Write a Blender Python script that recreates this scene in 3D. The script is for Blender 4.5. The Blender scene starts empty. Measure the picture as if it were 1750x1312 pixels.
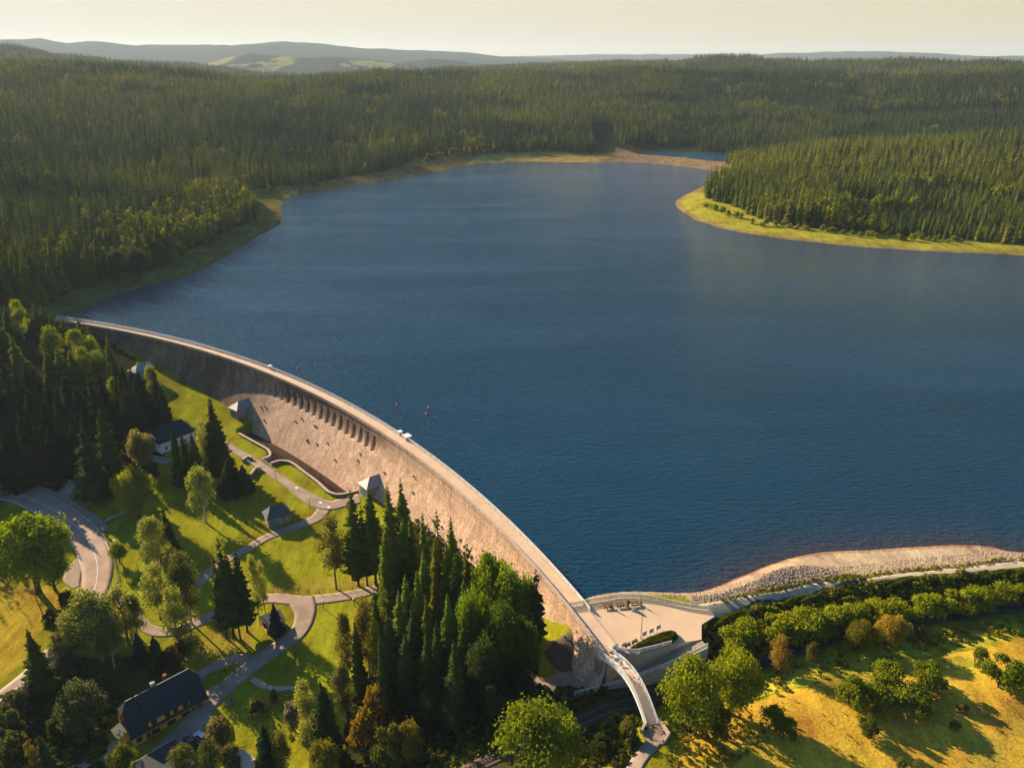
import bpy, math, random
import numpy as np
from mathutils import Vector
random.seed(7)
RNG = np.random.default_rng(11)
C = bpy.context.scene.collection
SC = bpy.context.scene

# ------------------------------------------------------------------ camera, sky, sun, exposure
F = 1332.0; H = 125.0; PITCH = math.atan(556 / F)
cp, sp = math.cos(PITCH), math.sin(PITCH)
cam = bpy.data.cameras.new('camera'); cam.sensor_width = 36; cam.lens = 36 * F / 1750
cam.clip_start = 1; cam.clip_end = 60000
camo = bpy.data.objects.new('camera', cam); C.objects.link(camo)
camo.location = (0, 0, H); camo.rotation_euler = (math.pi / 2 - PITCH, 0, 0)
SC.camera = camo
SUN_AZ = math.radians(-47); SUN_EL = math.radians(21)
world = bpy.data.worlds.new('World'); SC.world = world; world.use_nodes = True
wn = world.node_tree.nodes; wl = world.node_tree.links
sky = wn.new('ShaderNodeTexSky'); sky.sky_type = 'NISHITA'; sky.sun_disc = False
sky.sun_elevation = SUN_EL; sky.sun_rotation = SUN_AZ
sky.air_density = 1.0; sky.dust_density = 0.7; sky.ozone_density = 1.0; sky.altitude = 700
# the clear sky above, a pale cream band of far haze low over the horizon
wtc = wn.new('ShaderNodeTexCoord'); wsx = wn.new('ShaderNodeSeparateXYZ'); wl.new(wtc.outputs['Generated'], wsx.inputs[0])
wmr = wn.new('ShaderNodeMapRange'); wmr.interpolation_type = 'SMOOTHSTEP'; wmr.inputs[1].default_value = .075; wmr.inputs[2].default_value = .17; wl.new(wsx.outputs[2], wmr.inputs[0])
wsun = wn.new('ShaderNodeMapRange'); wsun.inputs[1].default_value = -.9; wsun.inputs[2].default_value = .9; wl.new(wsx.outputs[0], wsun.inputs[0])
wcm = wn.new('ShaderNodeMix'); wcm.data_type = 'RGBA'; wcm.inputs[6].default_value = (.365, .345, .292, 1); wcm.inputs[7].default_value = (.305, .270, .172, 1); wl.new(wsun.outputs[0], wcm.inputs[0])
wsc = wn.new('ShaderNodeVectorMath'); wsc.operation = 'SCALE'; wsc.inputs[3].default_value = 0.07; whs = wn.new('ShaderNodeHueSaturation'); whs.inputs['Saturation'].default_value = 1.35; wl.new(sky.outputs[0], whs.inputs['Color']); wl.new(whs.outputs[0], wsc.inputs[0])
wmx = wn.new('ShaderNodeMix'); wmx.data_type = 'RGBA'; wl.new(wmr.outputs[0], wmx.inputs[0]); wl.new(wcm.outputs[2], wmx.inputs[6]); wl.new(wsc.outputs[0], wmx.inputs[7])
wl.new(wmx.outputs[2], wn['Background'].inputs['Color']); wn['Background'].inputs['Strength'].default_value = 1.0
sun = bpy.data.lights.new('sun', 'SUN'); sun.energy = 5.0; sun.angle = math.radians(0.5); sun.color = (1.0, 0.80, 0.52)
suno = bpy.data.objects.new('sun', sun); C.objects.link(suno)
SV = Vector((math.sin(SUN_AZ) * math.cos(SUN_EL), math.cos(SUN_AZ) * math.cos(SUN_EL), math.sin(SUN_EL)))
suno.rotation_euler = SV.to_track_quat('Z', 'Y').to_euler(); suno.location = SV * 400
SC.view_settings.view_transform = 'Standard'; SC.view_settings.look = 'None'
SC.view_settings.exposure = 1.25; SC.view_settings.gamma = 1.0
SC.cycles.max_bounces = 6; SC.cycles.diffuse_bounces = 2; SC.cycles.glossy_bounces = 2
SC.cycles.transmission_bounces = 2; SC.cycles.volume_bounces = 0; SC.cycles.transparent_max_bounces = 6
SC.cycles.use_denoising = True; SC.cycles.sample_clamp_direct = 4; SC.cycles.sample_clamp_indirect = 4
SC.cycles.caustics_reflective = False; SC.cycles.caustics_refractive = False

# ------------------------------------------------------------------ surveying helpers: photo sight lines meet the ground
def G(u, v, z=0.0):
    x = (u - 875) / F; y = (v - 656) / F
    t = (z - H) / (-sp - y * cp)
    return np.array([x * t, (cp - y * sp) * t])
def PR(x, y, z):
    dz = z - H; f = y * cp - dz * sp; up = y * sp + dz * cp
    return 875 + F * x / f, 656 - F * up / f, f
def slope(v):
    y = (np.asarray(v, float) - 656) / F
    return (-sp - y * cp) / (cp - y * sp)
def sstep(x, a, b):
    t = np.clip((x - a) / (b - a), 0, 1); return t * t * (3 - 2 * t)
def inpoly(x, y, P):
    P = np.asarray(P); n = len(P); r = np.zeros(x.shape, bool)
    for i in range(n):
        x1, y1 = P[i]; x2, y2 = P[(i + 1) % n]
        if y1 == y2: continue
        c = (y1 > y) != (y2 > y)
        r ^= c & (x < (x2 - x1) * (y - y1) / (y2 - y1) + x1)
    return r
def vnoise(x, y, sc, seed=0):
    x = np.asarray(x) / sc; y = np.asarray(y) / sc
    xi = np.floor(x).astype(np.int64); yi = np.floor(y).astype(np.int64); fx = x - xi; fy = y - yi
    fx = fx * fx * (3 - 2 * fx); fy = fy * fy * (3 - 2 * fy)
    def hsh(a, b):
        h = (a * 374761393 + b * 668265263 + seed * 974711) & 0x7fffffff
        h = ((h ^ (h >> 13)) * 1274126177) & 0x7fffffff
        return ((h ^ (h >> 16)) & 0xffff) / 65535.0
    return (hsh(xi, yi) * (1 - fx) + hsh(xi + 1, yi) * fx) * (1 - fy) + (hsh(xi, yi + 1) * (1 - fx) + hsh(xi + 1, yi + 1) * fx) * fy
def catmull(P, n=6, closed=False):
    P = [np.asarray(p, float) for p in P]; out = []; m = len(P)
    for i in range(m if closed else m - 1):
        if closed: p0, p1, p2, p3 = P[i - 1], P[i], P[(i + 1) % m], P[(i + 2) % m]
        else: p0, p1, p2, p3 = P[max(i - 1, 0)], P[i], P[i + 1], P[min(i + 2, m - 1)]
        for k in range(n):
            t = k / n
            out.append(0.5 * (2 * p1 + (p2 - p0) * t + (2 * p0 - 5 * p1 + 4 * p2 - p3) * t * t + (3 * p1 - p0 - 3 * p2 + p3) * t ** 3))
    if not closed: out.append(P[-1])
    return np.array(out)
def resample(P, step):
    P = np.asarray(P); d = np.r_[0, np.cumsum(np.hypot(*np.diff(P[:, :2], axis=0).T))]
    n = max(2, int(d[-1] / step) + 1); s = np.linspace(0, d[-1], n)
    return np.array([np.interp(s, d, P[:, k]) for k in range(P.shape[1])]).T

# ------------------------------------------------------------------ the lie of the land
DC = np.array([-368.6, -22.1])                      # centre of the dam's arc
TH0, TH1 = math.radians(21.9), math.radians(71.2)
R_DN, R_UP, ZC = 419.7, 424.3, 3.0
def arc(th, r): return np.array([DC[0] + r * math.cos(th), DC[1] + r * math.sin(th)])
SHORE = [(126, 535, 22), (150, 527, 22), (200, 505, 24), (260, 487, 26), (330, 467, 26), (385, 440, 26), (430, 410, 26), (470, 388, 24), (484, 372, 24), (479, 358, 24),
  (492, 340, 45), (545, 328, 32), (640, 312, 36), (700, 303, 40), (745, 295, 48), (785, 285, 60), (830, 279, 52), (900, 277, 56), (1000, 278, 60), (1060, 277, 60), (1110, 279, 60),
  (1160, 284, 60), (1205, 290, 50), (1226, 294, 25), (1212, 310, 12), (1190, 325, 16), (1165, 337, 22), (1153, 345, 34), (1165, 362, 50), (1195, 378, 50), (1240, 392, 46),
  (1300, 403, 44), (1400, 415, 44), (1500, 424, 42), (1600, 430, 36), (1700, 434, 30), (1750, 437, 25), (1850, 441, 25), (2050, 452, 25),
  (2150, 700, 300), (2100, 930, 300), (1900, 945, 300), (1760, 946, 300), (1720, 942, 300), (1690, 935, 300), (1640, 932, 300), (1560, 935, 300), (1480, 938, 300), (1400, 942, 300),
  (1330, 958, 300), (1270, 983, 300), (1230, 1000, 300), (1180, 1012, 300), (1080, 1011, 300), (1030, 1016, 300), (1000, 1023, 300)]
_sh = np.array([list(G(u, v)) + [b] for u, v, b in SHORE])
_sh = catmull(_sh, 4)
_ar = np.array([list(arc(t, 423.0)) + [300] for t in np.linspace(math.radians(23.8), TH1, 40)])
LAKE = np.vstack([_sh, _ar])
POND = catmull(np.array([list(G(u, v)) + [12] for u, v in [(1088, 264), (1120, 259), (1180, 260), (1240, 261), (1300, 260), (1340, 264), (1300, 274), (1240, 277), (1200, 273), (1150, 268), (1115, 266)]]), 3, True)
def sdist(x, y, P):
    sh = x.shape; x = x.ravel(); y = y.ravel()
    best = np.full(x.shape, 1e18); bb = np.zeros(x.shape)
    n = len(P)
    for i in range(n):
        ax, ay, ab = P[i]; bx, by, b2 = P[(i + 1) % n]
        dx, dy = bx - ax, by - ay; L2 = dx * dx + dy * dy + 1e-9
        t = np.clip(((x - ax) * dx + (y - ay) * dy) / L2, 0, 1)
        d = (x - ax - t * dx) ** 2 + (y - ay - t * dy) ** 2
        m = d < best; best[m] = d[m]; bb[m] = (ab + (b2 - ab) * t)[m]
    d = np.sqrt(best); d[inpoly(x, y, P[:, :2])] *= -1
    return d.reshape(sh), bb.reshape(sh)
CTRL = [(440, 775, -16), (530, 840, -16), (600, 868, -16), (500, 900, -16.5), (472, 900, -16.8), (560, 960, -16.5), (520, 1010, -16.8), (480, 1040, -17), (560, 1100, -16.5), (620, 1050, -15.2),
  (640, 880, -15), (660, 930, -14), (420, 930, -17.5), (330, 960, -18.5), (300, 1000, -18.8), (250, 1050, -19), (180, 1000, -19), (150, 930, -18.5), (80, 865, -18), (0, 840, -17.5), (130, 805, -17.2),
  (60, 780, -14.5), (0, 710, -9), (100, 720, -11), (200, 770, -15.8), (290, 765, -15.8), (340, 720, -14.5), (390, 715, -15), (300, 660, -11), (240, 640, -8), (180, 600, -4), (120, 578, -1.5), (98, 556, 1.5),
  (60, 535, 4), (0, 520, 7), (0, 610, 0), (-150, 560, 12), (-150, 650, 6), (-200, 750, -2), (-200, 850, -10), (-300, 1000, -15), (0, 1100, -19.8), (60, 1020, -19.4), (0, 950, -19), (30, 1160, -20.3),
  (0, 1250, -20.8), (150, 1200, -20.3), (270, 1230, -19.6), (200, 1300, -20.6), (340, 1260, -19.2), (420, 1150, -18), (460, 1200, -17.6), (420, 1290, -18.4), (550, 1200, -16), (600, 1290, -15.8),
  (700, 1250, -13.5), (700, 1150, -12.5), (750, 1050, -11.5), (850, 1050, -9), (800, 1150, -10), (930, 1088, -5.5), (940, 1140, -6.2), (960, 1172, -6.6), (900, 1190, -7.6), (990, 1130, -5.2), (1015, 1150, -5.0),
  (820, 1306, -6.2), (858, 1289, -5.9), (992, 1233, -5.3), (1078, 1203, -4.9), (1134, 1180, -4.6), (1310, 1133, -4.0), (1395, 1101, -3.6), (1555, 1063, -3.1), (1640, 1051, -2.8), (1750, 1037, -2.5), (1900, 1020, -2),
  (920, 1330, -4), (1050, 1280, -2), (1120, 1250, .9), (1085, 1320, .8), (1160, 1270, .6), (1250, 1235, .2), (1400, 1170, 0), (1600, 1250, -.2), (1750, 1150, 0), (1530, 1128, -1), (1700, 1085, -1.2), (1350, 1140, -2.2),
  (1300, 1310, 0), (1750, 1320, -.5), (1450, 1310, -.3), (1000, 1055, 2.6), (1050, 1040, 2.6), (1100, 1030, 2.6), (1200, 1048, 2.6), (1150, 1080, 2.6), (1070, 1095, 2.6), (1130, 1055, 2.6), (1180, 1085, 2.5),
  (1300, 1030, 2.8), (1450, 1000, 2.8), (1600, 981, 2.8), (1750, 965, 2.8), (1900, 950, 2.8), (1250, 1085, -.6), (1400, 1048, -.6), (1600, 1022, -.4), (1750, 1006, -.2),
  (1150, 1119, .7), (1110, 1140, -1.4), (1060, 1161, -3.5), (1000, 1179, -5.9), (1225, 1115, -1.2), (1110, 1165, -3.7), (1040, 1195, -5.1), (960, 1205, -6.6)]
_cx = np.array([list(G(u, v, z)) + [z] for u, v, z in CTRL])
_D = np.hypot(_cx[:, None, 0] - _cx[None, :, 0], _cx[:, None, 1] - _cx[None, :, 1])
_W = np.linalg.solve(np.block([[np.sqrt(_D ** 2 + 9), np.ones((len(_cx), 1))], [np.ones((1, len(_cx))), np.zeros((1, 1))]]), np.r_[_cx[:, 2], 0])
def near_h(x, y):
    sh = x.shape; x = x.ravel(); y = y.ravel(); r = np.full(x.shape, _W[-1])
    for i in range(len(_cx)): r += _W[i] * np.sqrt((x - _cx[i, 0]) ** 2 + (y - _cx[i, 1]) ** 2 + 9)
    return np.clip(r, -22.5, 16).reshape(sh)
def tab(u, *p):
    a = np.array(p); return np.interp(u, a[:, 0], a[:, 1])
def far_h(x, y):
    yy = np.maximum(y, 1.0); k = np.clip(x / yy, -1.6, 1.6); u = 875 + F * k * 1.075
    R0 = tab(u, (-300, 420), (0, 440), (300, 500), (470, 740), (700, 900), (1000, 1090), (1250, 1330), (1750, 1500))
    R1 = tab(u, (0, 1500), (450, 1650), (900, 1800), (1250, 2000), (1750, 2000))
    v1 = tab(u, (-300, 90), (0, 97), (100, 100), (200, 104), (300, 112), (400, 120), (480, 123), (560, 116), (640, 113), (760, 112), (860, 115), (960, 112), (1100, 110), (1250, 115), (1450, 121), (1600, 117), (1750, 111), (2100, 104))
    R2 = tab(u, (0, 3600), (700, 3300), (1750, 3000))
    v2 = tab(u, (-300, 60), (0, 72), (40, 76), (100, 92), (200, 102), (280, 106), (332, 106), (400, 116), (440, 122), (500, 126), (650, 126), (780, 115), (900, 108), (1000, 103), (1050, 99), (1150, 97), (1250, 94), (1350, 97), (1500, 99), (1600, 96), (1700, 95), (1750, 97), (2100, 97))
    v3 = tab(u, (-300, 62), (0, 69), (50, 68), (80, 66), (130, 72), (180, 70), (240, 76), (300, 78), (330, 76), (400, 78), (440, 75), (490, 71), (540, 74), (620, 82), (700, 87), (800, 91), (860, 97), (1000, 104), (1750, 104))
    v4 = tab(u, (0, 98), (700, 97), (900, 97), (1000, 94), (1100, 93), (1300, 93), (1340, 90), (1480, 88), (1560, 90), (1640, 95), (1800, 97))
    cs = 1 / np.sqrt(1 + k * k); r = np.hypot(x, y)
    z1 = H + slope(v1) * R1 * cs - 20; z2 = H + slope(v2) * R2 * cs - 23
    z3 = H + slope(v3) * 9500 * cs; z4 = H + slope(v4) * 14000 * cs
    v5 = tab(u, (0, 112), (300, 116), (360, 108), (400, 97), (430, 93), (470, 97), (520, 99), (570, 98), (620, 104), (690, 108), (740, 104), (790, 107), (850, 113), (1000, 116), (1750, 116))
    z5 = H + slope(v5) * 5900 * cs
    rk = [R0 * .7, R0, R1, R1 + 500, R2, R2 + 1100, R2 * 0 + 5900, R2 * 0 + 6800, R2 * 0 + 9500, R2 * 0 + 11000, R2 * 0 + 14000, R2 * 0 + 16000]
    zl = np.minimum(z2, z3)
    zk = [R0 * 0 + 2, R0 * 0 + 3, z1, np.minimum(z1, z2) - 22, z2, np.minimum(zl, z5) - 60, z5, np.minimum(z5, z3) - 40, z3, z3 * .3, z4, z4 - 60]
    h = np.where(r < rk[0], 2.0, zk[-1])
    for a in range(len(rk) - 1):
        t = np.clip((r - rk[a]) / (rk[a + 1] - rk[a]), 0, 1)
        t = t * .35 + .65 * t * t * (3 - 2 * t) if a else t
        h = np.where((r >= rk[a]) & (r < rk[a + 1]), zk[a] + (zk[a + 1] - zk[a]) * t, h)
    pen = G(1560, 300); h = h + 24 * np.exp(-(((x - pen[0] - 90) / 330) ** 2 + ((y - pen[1] - 40) / 200) ** 2))
    amp = sstep(r, 600, 1300)
    h = h + amp * (vnoise(x, y, 230, 1) - .5) * 20 + amp * (vnoise(x, y, 90, 2) - .5) * 7
    h = h + sstep(r, 4500, 6500) * ((vnoise(x, y, 900, 3) - .5) * 40 + (vnoise(x, y, 300, 4) - .5) * 16) * (1 - sstep(r, 7600, 9000) * .75)
    return h
BASIN = catmull([G(u, v, -15.5) for u, v in [(405, 737), (439, 757), (459, 769), (463, 782), (478, 787), (490, 787), (501, 792), (543, 823), (563, 841), (580, 845), (600, 838)]], 4)
_toe = np.array([arc(t, 411) for t in np.linspace(math.radians(38.5), math.radians(50.5), 20)])
BASIN_POLY = np.vstack([BASIN, _toe])
PLZ = G(1100, 1045, 3)
PLZ_IN = [G(u, v, 3) for u, v in [(985, 1030), (1041, 1024), (1091, 1021), (1142, 1031), (1209, 1042), (1222, 1052), (1199, 1067), (1199, 1092), (1146, 1103), (1084, 1118), (1050, 1113), (1020, 1118), (1000, 1090)]]
def terrain(x, y, full=False):
    x = np.asarray(x, float); y = np.asarray(y, float); r = np.hypot(x, y)
    sd, band = sdist(x, y, LAKE)
    sd = sd + (vnoise(x, y, 16, 5) - .5) * 3.0 * sstep(r, 100, 300)
    ps, _ = sdist(x, y, POND)
    # the bay beyond the dam stays clear of the dam line
    w = sstep(r, 400, 500)
    E = near_h(x, y) * (1 - w) + far_h(x, y) * w
    kk = .6 + (.13 - .6) * sstep(np.hypot(x - PLZ[0], y - PLZ[1]), 40, 62)
    h = np.where(sd > 0, np.minimum(E, .03 + kk * sd), np.maximum(-9, .16 * sd - .05))
    h = np.where(ps > 0, np.where(r > 900, np.minimum(h, .05 + .12 * ps + 0 * h), h), np.maximum(-5, .1 * ps - .1))
    h = np.where(inpoly(x, y, BASIN_POLY), -20.5, h)
    h = np.where(inpoly(x, y, PLZ_IN), np.minimum(h, 2.4), h)
    return (h, sd, band, ps) if full else h
def hz(x, y): return float(terrain(np.array([x]), np.array([y]))[0])
def hit(u, v, dz=0.0):
    x = (u - 875) / F; y = (v - 656) / F; d = np.array([x, cp - y * sp, -sp - y * cp])
    t = np.linspace(70, 900, 1400); X = t * d[0]; Y = t * d[1]; Z = H + t * d[2]
    b = Z < terrain(X, Y) + dz; i = int(np.argmax(b)) if b.any() else len(t) - 1
    t = np.linspace(t[max(i - 1, 0)], t[i], 40); X = t * d[0]; Y = t * d[1]; Z = H + t * d[2]
    b = Z < terrain(X, Y) + dz; i = int(np.argmax(b)) if b.any() else 39
    return np.array([X[i], Y[i], Z[i]])

# ------------------------------------------------------------------ materials
def mat(name, col, rough=.8, spec=.3, var=None, vscale=1.0, bump=0.0, bscale=8.0, metal=0.0, col2=None):
    m = bpy.data.materials.new(name); m.use_nodes = True; n = m.node_tree.nodes; l = m.node_tree.links
    b = n['Principled BSDF']; b.inputs['Base Color'].default_value = (*col, 1); b.inputs['Roughness'].default_value = rough
    b.inputs['Specular IOR Level'].default_value = spec; b.inputs['Metallic'].default_value = metal
    tc = n.new('ShaderNodeTexCoord')
    if var or col2:
        ns = n.new('ShaderNodeTexNoise'); ns.inputs['Scale'].default_value = vscale; ns.inputs['Detail'].default_value = 5; ns.inputs['Roughness'].default_value = .65
        l.new(tc.outputs['Object'], ns.inputs['Vector'])
        mx = n.new('ShaderNodeMix'); mx.data_type = 'RGBA'
        v = var or 0
        mx.inputs[6].default_value = (*[c * (1 - v) for c in col], 1)
        mx.inputs[7].default_value = (*(col2 if col2 else [min(1, c * (1 + v)) for c in col]), 1)
        rp = n.new('ShaderNodeMapRange'); rp.inputs[1].default_value = .3; rp.inputs[2].default_value = .7
        l.new(ns.outputs['Fac'], rp.inputs[0]); l.new(rp.outputs[0], mx.inputs[0]); l.new(mx.outputs[2], b.inputs['Base Color'])
    if bump:
        n2 = n.new('ShaderNodeTexNoise'); n2.inputs['Scale'].default_value = bscale; n2.inputs['Detail'].default_value = 4
        l.new(tc.outputs['Object'], n2.inputs['Vector'])
        bp = n.new('ShaderNodeBump'); bp.inputs['Strength'].default_value = bump; bp.inputs['Distance'].default_value = .1
        l.new(n2.outputs['Fac'], bp.inputs['Height']); l.new(bp.outputs[0], b.inputs['Normal'])
    return m
def leaf_mat(name, col=None, jit=.35, trans=.35):
    """needles and leaves: albedo from the object's own colour (col None) or fixed, varied clump by clump"""
    m = bpy.data.materials.new(name); m.use_nodes = True; n = m.node_tree.nodes; l = m.node_tree.links
    n.remove(n['Principled BSDF']); b = n.new('ShaderNodeBsdfDiffuse')
    oi = n.new('ShaderNodeObjectInfo'); geo = n.new('ShaderNodeNewGeometry')
    at = n.new('ShaderNodeAttribute'); at.attribute_name = 'tone'
    ma = n.new('ShaderNodeMath'); ma.operation = 'MULTIPLY_ADD'; l.new(oi.outputs['Random'], ma.inputs[0]); ma.inputs[1].default_value = jit * 1.2; ma.inputs[2].default_value = 1 - jit * .6
    mb = n.new('ShaderNodeMath'); mb.operation = 'MULTIPLY'; l.new(ma.outputs[0], mb.inputs[0]); l.new(at.outputs['Fac'], mb.inputs[1])
    hs = n.new('ShaderNodeHueSaturation')
    mh = n.new('ShaderNodeMath'); mh.operation = 'MULTIPLY_ADD'; l.new(oi.outputs['Random'], mh.inputs[0]); mh.inputs[1].default_value = -.028; mh.inputs[2].default_value = .512
    l.new(mh.outputs[0], hs.inputs['Hue']); l.new(mb.outputs[0], hs.inputs['Value'])
    if col: hs.inputs['Color'].default_value = (*col, 1)
    else: l.new(oi.outputs['Color'], hs.inputs['Color'])
    l.new(hs.outputs[0], b.inputs['Color'])
    tr = n.new('ShaderNodeBsdfTranslucent'); h2 = n.new('ShaderNodeHueSaturation'); h2.inputs['Hue'].default_value = .49; h2.inputs['Saturation'].default_value = 1.1; h2.inputs['Value'].default_value = 1.5
    l.new(hs.outputs[0], h2.inputs['Color']); l.new(h2.outputs[0], tr.inputs['Color'])
    mx = n.new('ShaderNodeMixShader'); mx.inputs[0].default_value = trans
    l.new(b.outputs[0], mx.inputs[1]); l.new(tr.outputs[0], mx.inputs[2]); l.new(mx.outputs[0], n['Material Output'].inputs['Surface'])
    return m
def masonry(name, col, col2, scale, bump=.6, joint=(.16, .13, .11)):
    m = bpy.data.materials.new(name); m.use_nodes = True; n = m.node_tree.nodes; l = m.node_tree.links
    b = n['Principled BSDF']; b.inputs['Roughness'].default_value = .9; b.inputs['Specular IOR Level'].default_value = .15
    tc = n.new('ShaderNodeTexCoord'); vo = n.new('ShaderNodeTexVoronoi'); vo.inputs['Scale'].default_value = scale
    l.new(tc.outputs['Object'], vo.inputs['Vector'])
    mx = n.new('ShaderNodeMix'); mx.data_type = 'RGBA'; mx.inputs[6].default_value = (*col, 1); mx.inputs[7].default_value = (*col2, 1)
    sx = n.new('ShaderNodeSeparateColor'); l.new(vo.outputs['Color'], sx.inputs[0]); l.new(sx.outputs[0], mx.inputs[0])
    ns = n.new('ShaderNodeTexNoise'); ns.inputs['Scale'].default_value = .12; ns.inputs['Detail'].default_value = 7; ns.inputs['Roughness'].default_value = .7; l.new(tc.outputs['Object'], ns.inputs['Vector'])
    mp = n.new('ShaderNodeMapping'); mp.inputs['Scale'].default_value = (.5, .5, .05); l.new(tc.outputs['Object'], mp.inputs['Vector'])
    n3 = n.new('ShaderNodeTexNoise'); n3.inputs['Scale'].default_value = 1.0; n3.inputs['Detail'].default_value = 4; l.new(mp.outputs[0], n3.inputs['Vector'])
    ad = n.new('ShaderNodeMath'); ad.operation = 'ADD'; l.new(ns.outputs['Fac'], ad.inputs[0]); l.new(n3.outputs['Fac'], ad.inputs[1])
    mr = n.new('ShaderNodeMapRange'); mr.inputs[1].default_value = .75; mr.inputs[2].default_value = 1.25; mr.inputs[3].default_value = .62; mr.inputs[4].default_value = 1.25
    l.new(ad.outputs[0], mr.inputs[0])
    m2 = n.new('ShaderNodeMix'); m2.data_type = 'RGBA'; m2.blend_type = 'MULTIPLY'; m2.inputs[0].default_value = 1
    l.new(mx.outputs[2], m2.inputs[6]); l.new(mr.outputs[0], m2.inputs[7])
    v2 = n.new('ShaderNodeTexVoronoi'); v2.feature = 'DISTANCE_TO_EDGE'; v2.inputs['Scale'].default_value = scale; l.new(tc.outputs['Object'], v2.inputs['Vector'])
    st = n.new('ShaderNodeMapRange'); st.inputs[1].default_value = .02; st.inputs[2].default_value = .09; l.new(v2.outputs['Distance'], st.inputs[0])
    m3 = n.new('ShaderNodeMix'); m3.data_type = 'RGBA'; m3.inputs[6].default_value = (*joint, 1); l.new(st.outputs[0], m3.inputs[0]); l.new(m2.outputs[2], m3.inputs[7])
    wa = n.new('ShaderNodeAttribute'); wa.attribute_name = 'shade_runoff'  # painted left-wing shade plus run-off stain, darkens the stone
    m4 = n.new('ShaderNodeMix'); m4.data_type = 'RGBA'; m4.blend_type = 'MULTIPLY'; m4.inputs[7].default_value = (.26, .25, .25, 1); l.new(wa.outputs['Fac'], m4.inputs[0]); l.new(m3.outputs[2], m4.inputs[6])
    l.new(m4.outputs[2], b.inputs['Base Color'])
    ah = n.new('ShaderNodeMath'); ah.operation = 'MULTIPLY_ADD'; l.new(sx.outputs[1], ah.inputs[0]); ah.inputs[1].default_value = .6; l.new(st.outputs[0], ah.inputs[2])
    bp = n.new('ShaderNodeBump'); bp.inputs['Strength'].default_value = bump; bp.inputs['Distance'].default_value = .15
    l.new(ah.outputs[0], bp.inputs['Height']); l.new(bp.outputs[0], b.inputs['Normal'])
    return m
M = dict(
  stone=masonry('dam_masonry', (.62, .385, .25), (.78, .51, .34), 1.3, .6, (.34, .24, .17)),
  rubble=masonry('rubble_wall', (.30, .25, .21), (.44, .36, .29), 2.4, .6),
  cap=mat('cap_stone', (.46, .36, .28), .85, .2, .18, .8, .2, 5),
  crest=mat('crest_concrete', (.60, .43, .30), .85, .2, .12, .25, .15, 6),
  plaza=mat('plaza_paving', (.62, .44, .285), .9, .2, .10, .12, .15, 6),
  asphalt=mat('road_asphalt', (.40, .275, .21), .85, .2, .22, .18, .25, 12),
  path=mat('path_asphalt', (.32, .23, .175), .88, .2, .24, .2, .25, 12),
  gravel=mat('gravel_path', (.42, .35, .25), .95, .1, .18, .5, .3, 10),
  ballast=mat('track_ballast', (.115, .085, .062), .95, .1, .4, 3.0, .8, 14),
  white=mat('white_paint', (.78, .76, .72), .5, .4), line=mat('road_paint', (.7, .66, .58), .7, .2, .15, 2),
  wall_white=mat('white_render', (.84, .84, .82), .85, .2, .06, .5), wall_yellow=mat('yellow_render', (.86, .39, .075), .85, .2, .10, .6),
  roof=mat('dark_shingle', (.018, .030, .036), .7, .3, .35, 2.0, .5, 10), slate=mat('slate_roof', (.07, .075, .085), .55, .45, .3, 1.6, .4, 9),
  tin=mat('pale_sheet_roof', (.25, .26, .29), .5, .5, .1, 2), dark=mat('dark_iron', (.03, .03, .035), .5, .4), rust=mat('rail_steel', (.11, .06, .04), .55, .4, .3, 5, metal=.3),
  wood=mat('old_timber', (.15, .09, .05), .85, .2, .3, 4), sleeper=mat('sleeper_wood', (.075, .055, .045), .9, .1, .3, 6),
  blue=mat('turquoise_door', (.03, .27, .42), .5, .4), red=mat('buoy_red', (.85, .02, .02), .4, .5), glass=mat('window_glass', (.012, .015, .02), .12, .6),
  concrete=mat('concrete', (.40, .36, .31), .9, .2, .15, .7, .2, 6), brick=mat('chimney_brick', (.30, .10, .05), .9, .2, .2, 6),
  carwhite=mat('car_white', (.62, .66, .72), .3, .5), cardark=mat('car_dark', (.02, .022, .028), .3, .5), tyre=mat('tyre', (.015, .015, .015), .8, .2),
  panel=mat('pale_panel', (.50, .52, .60), .5, .4), teal=mat('teal_plastic', (.03, .32, .30), .5, .4), tarp=mat('pale_sheeting', (.50, .40, .34), .6, .3, .15, 1.5),
  rock=mat('shore_rock', (.42, .31, .205), .9, .2, .45, 1.5, .5, 6), basinw=mat('peaty_water', (.032, .012, .006), .12, .5, .25, .25),
  bark=mat('bark', (.075, .05, .035), .95, .1, .3, 3), birchbark=mat('birch_bark', (.45, .40, .34), .9, .1, .3, 3),
  needle=leaf_mat('needles', None, .35, .22), leaf=leaf_mat('leaves', None, .25, .40))
gp = bpy.data.materials.new('glazed_infill'); gp.use_nodes = True; _b = gp.node_tree.nodes['Principled BSDF']
_b.inputs['Base Color'].default_value = (.62, .60, .55, 1); _b.inputs['Roughness'].default_value = .4; _b.inputs['Alpha'].default_value = .45; M['infill'] = gp

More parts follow.
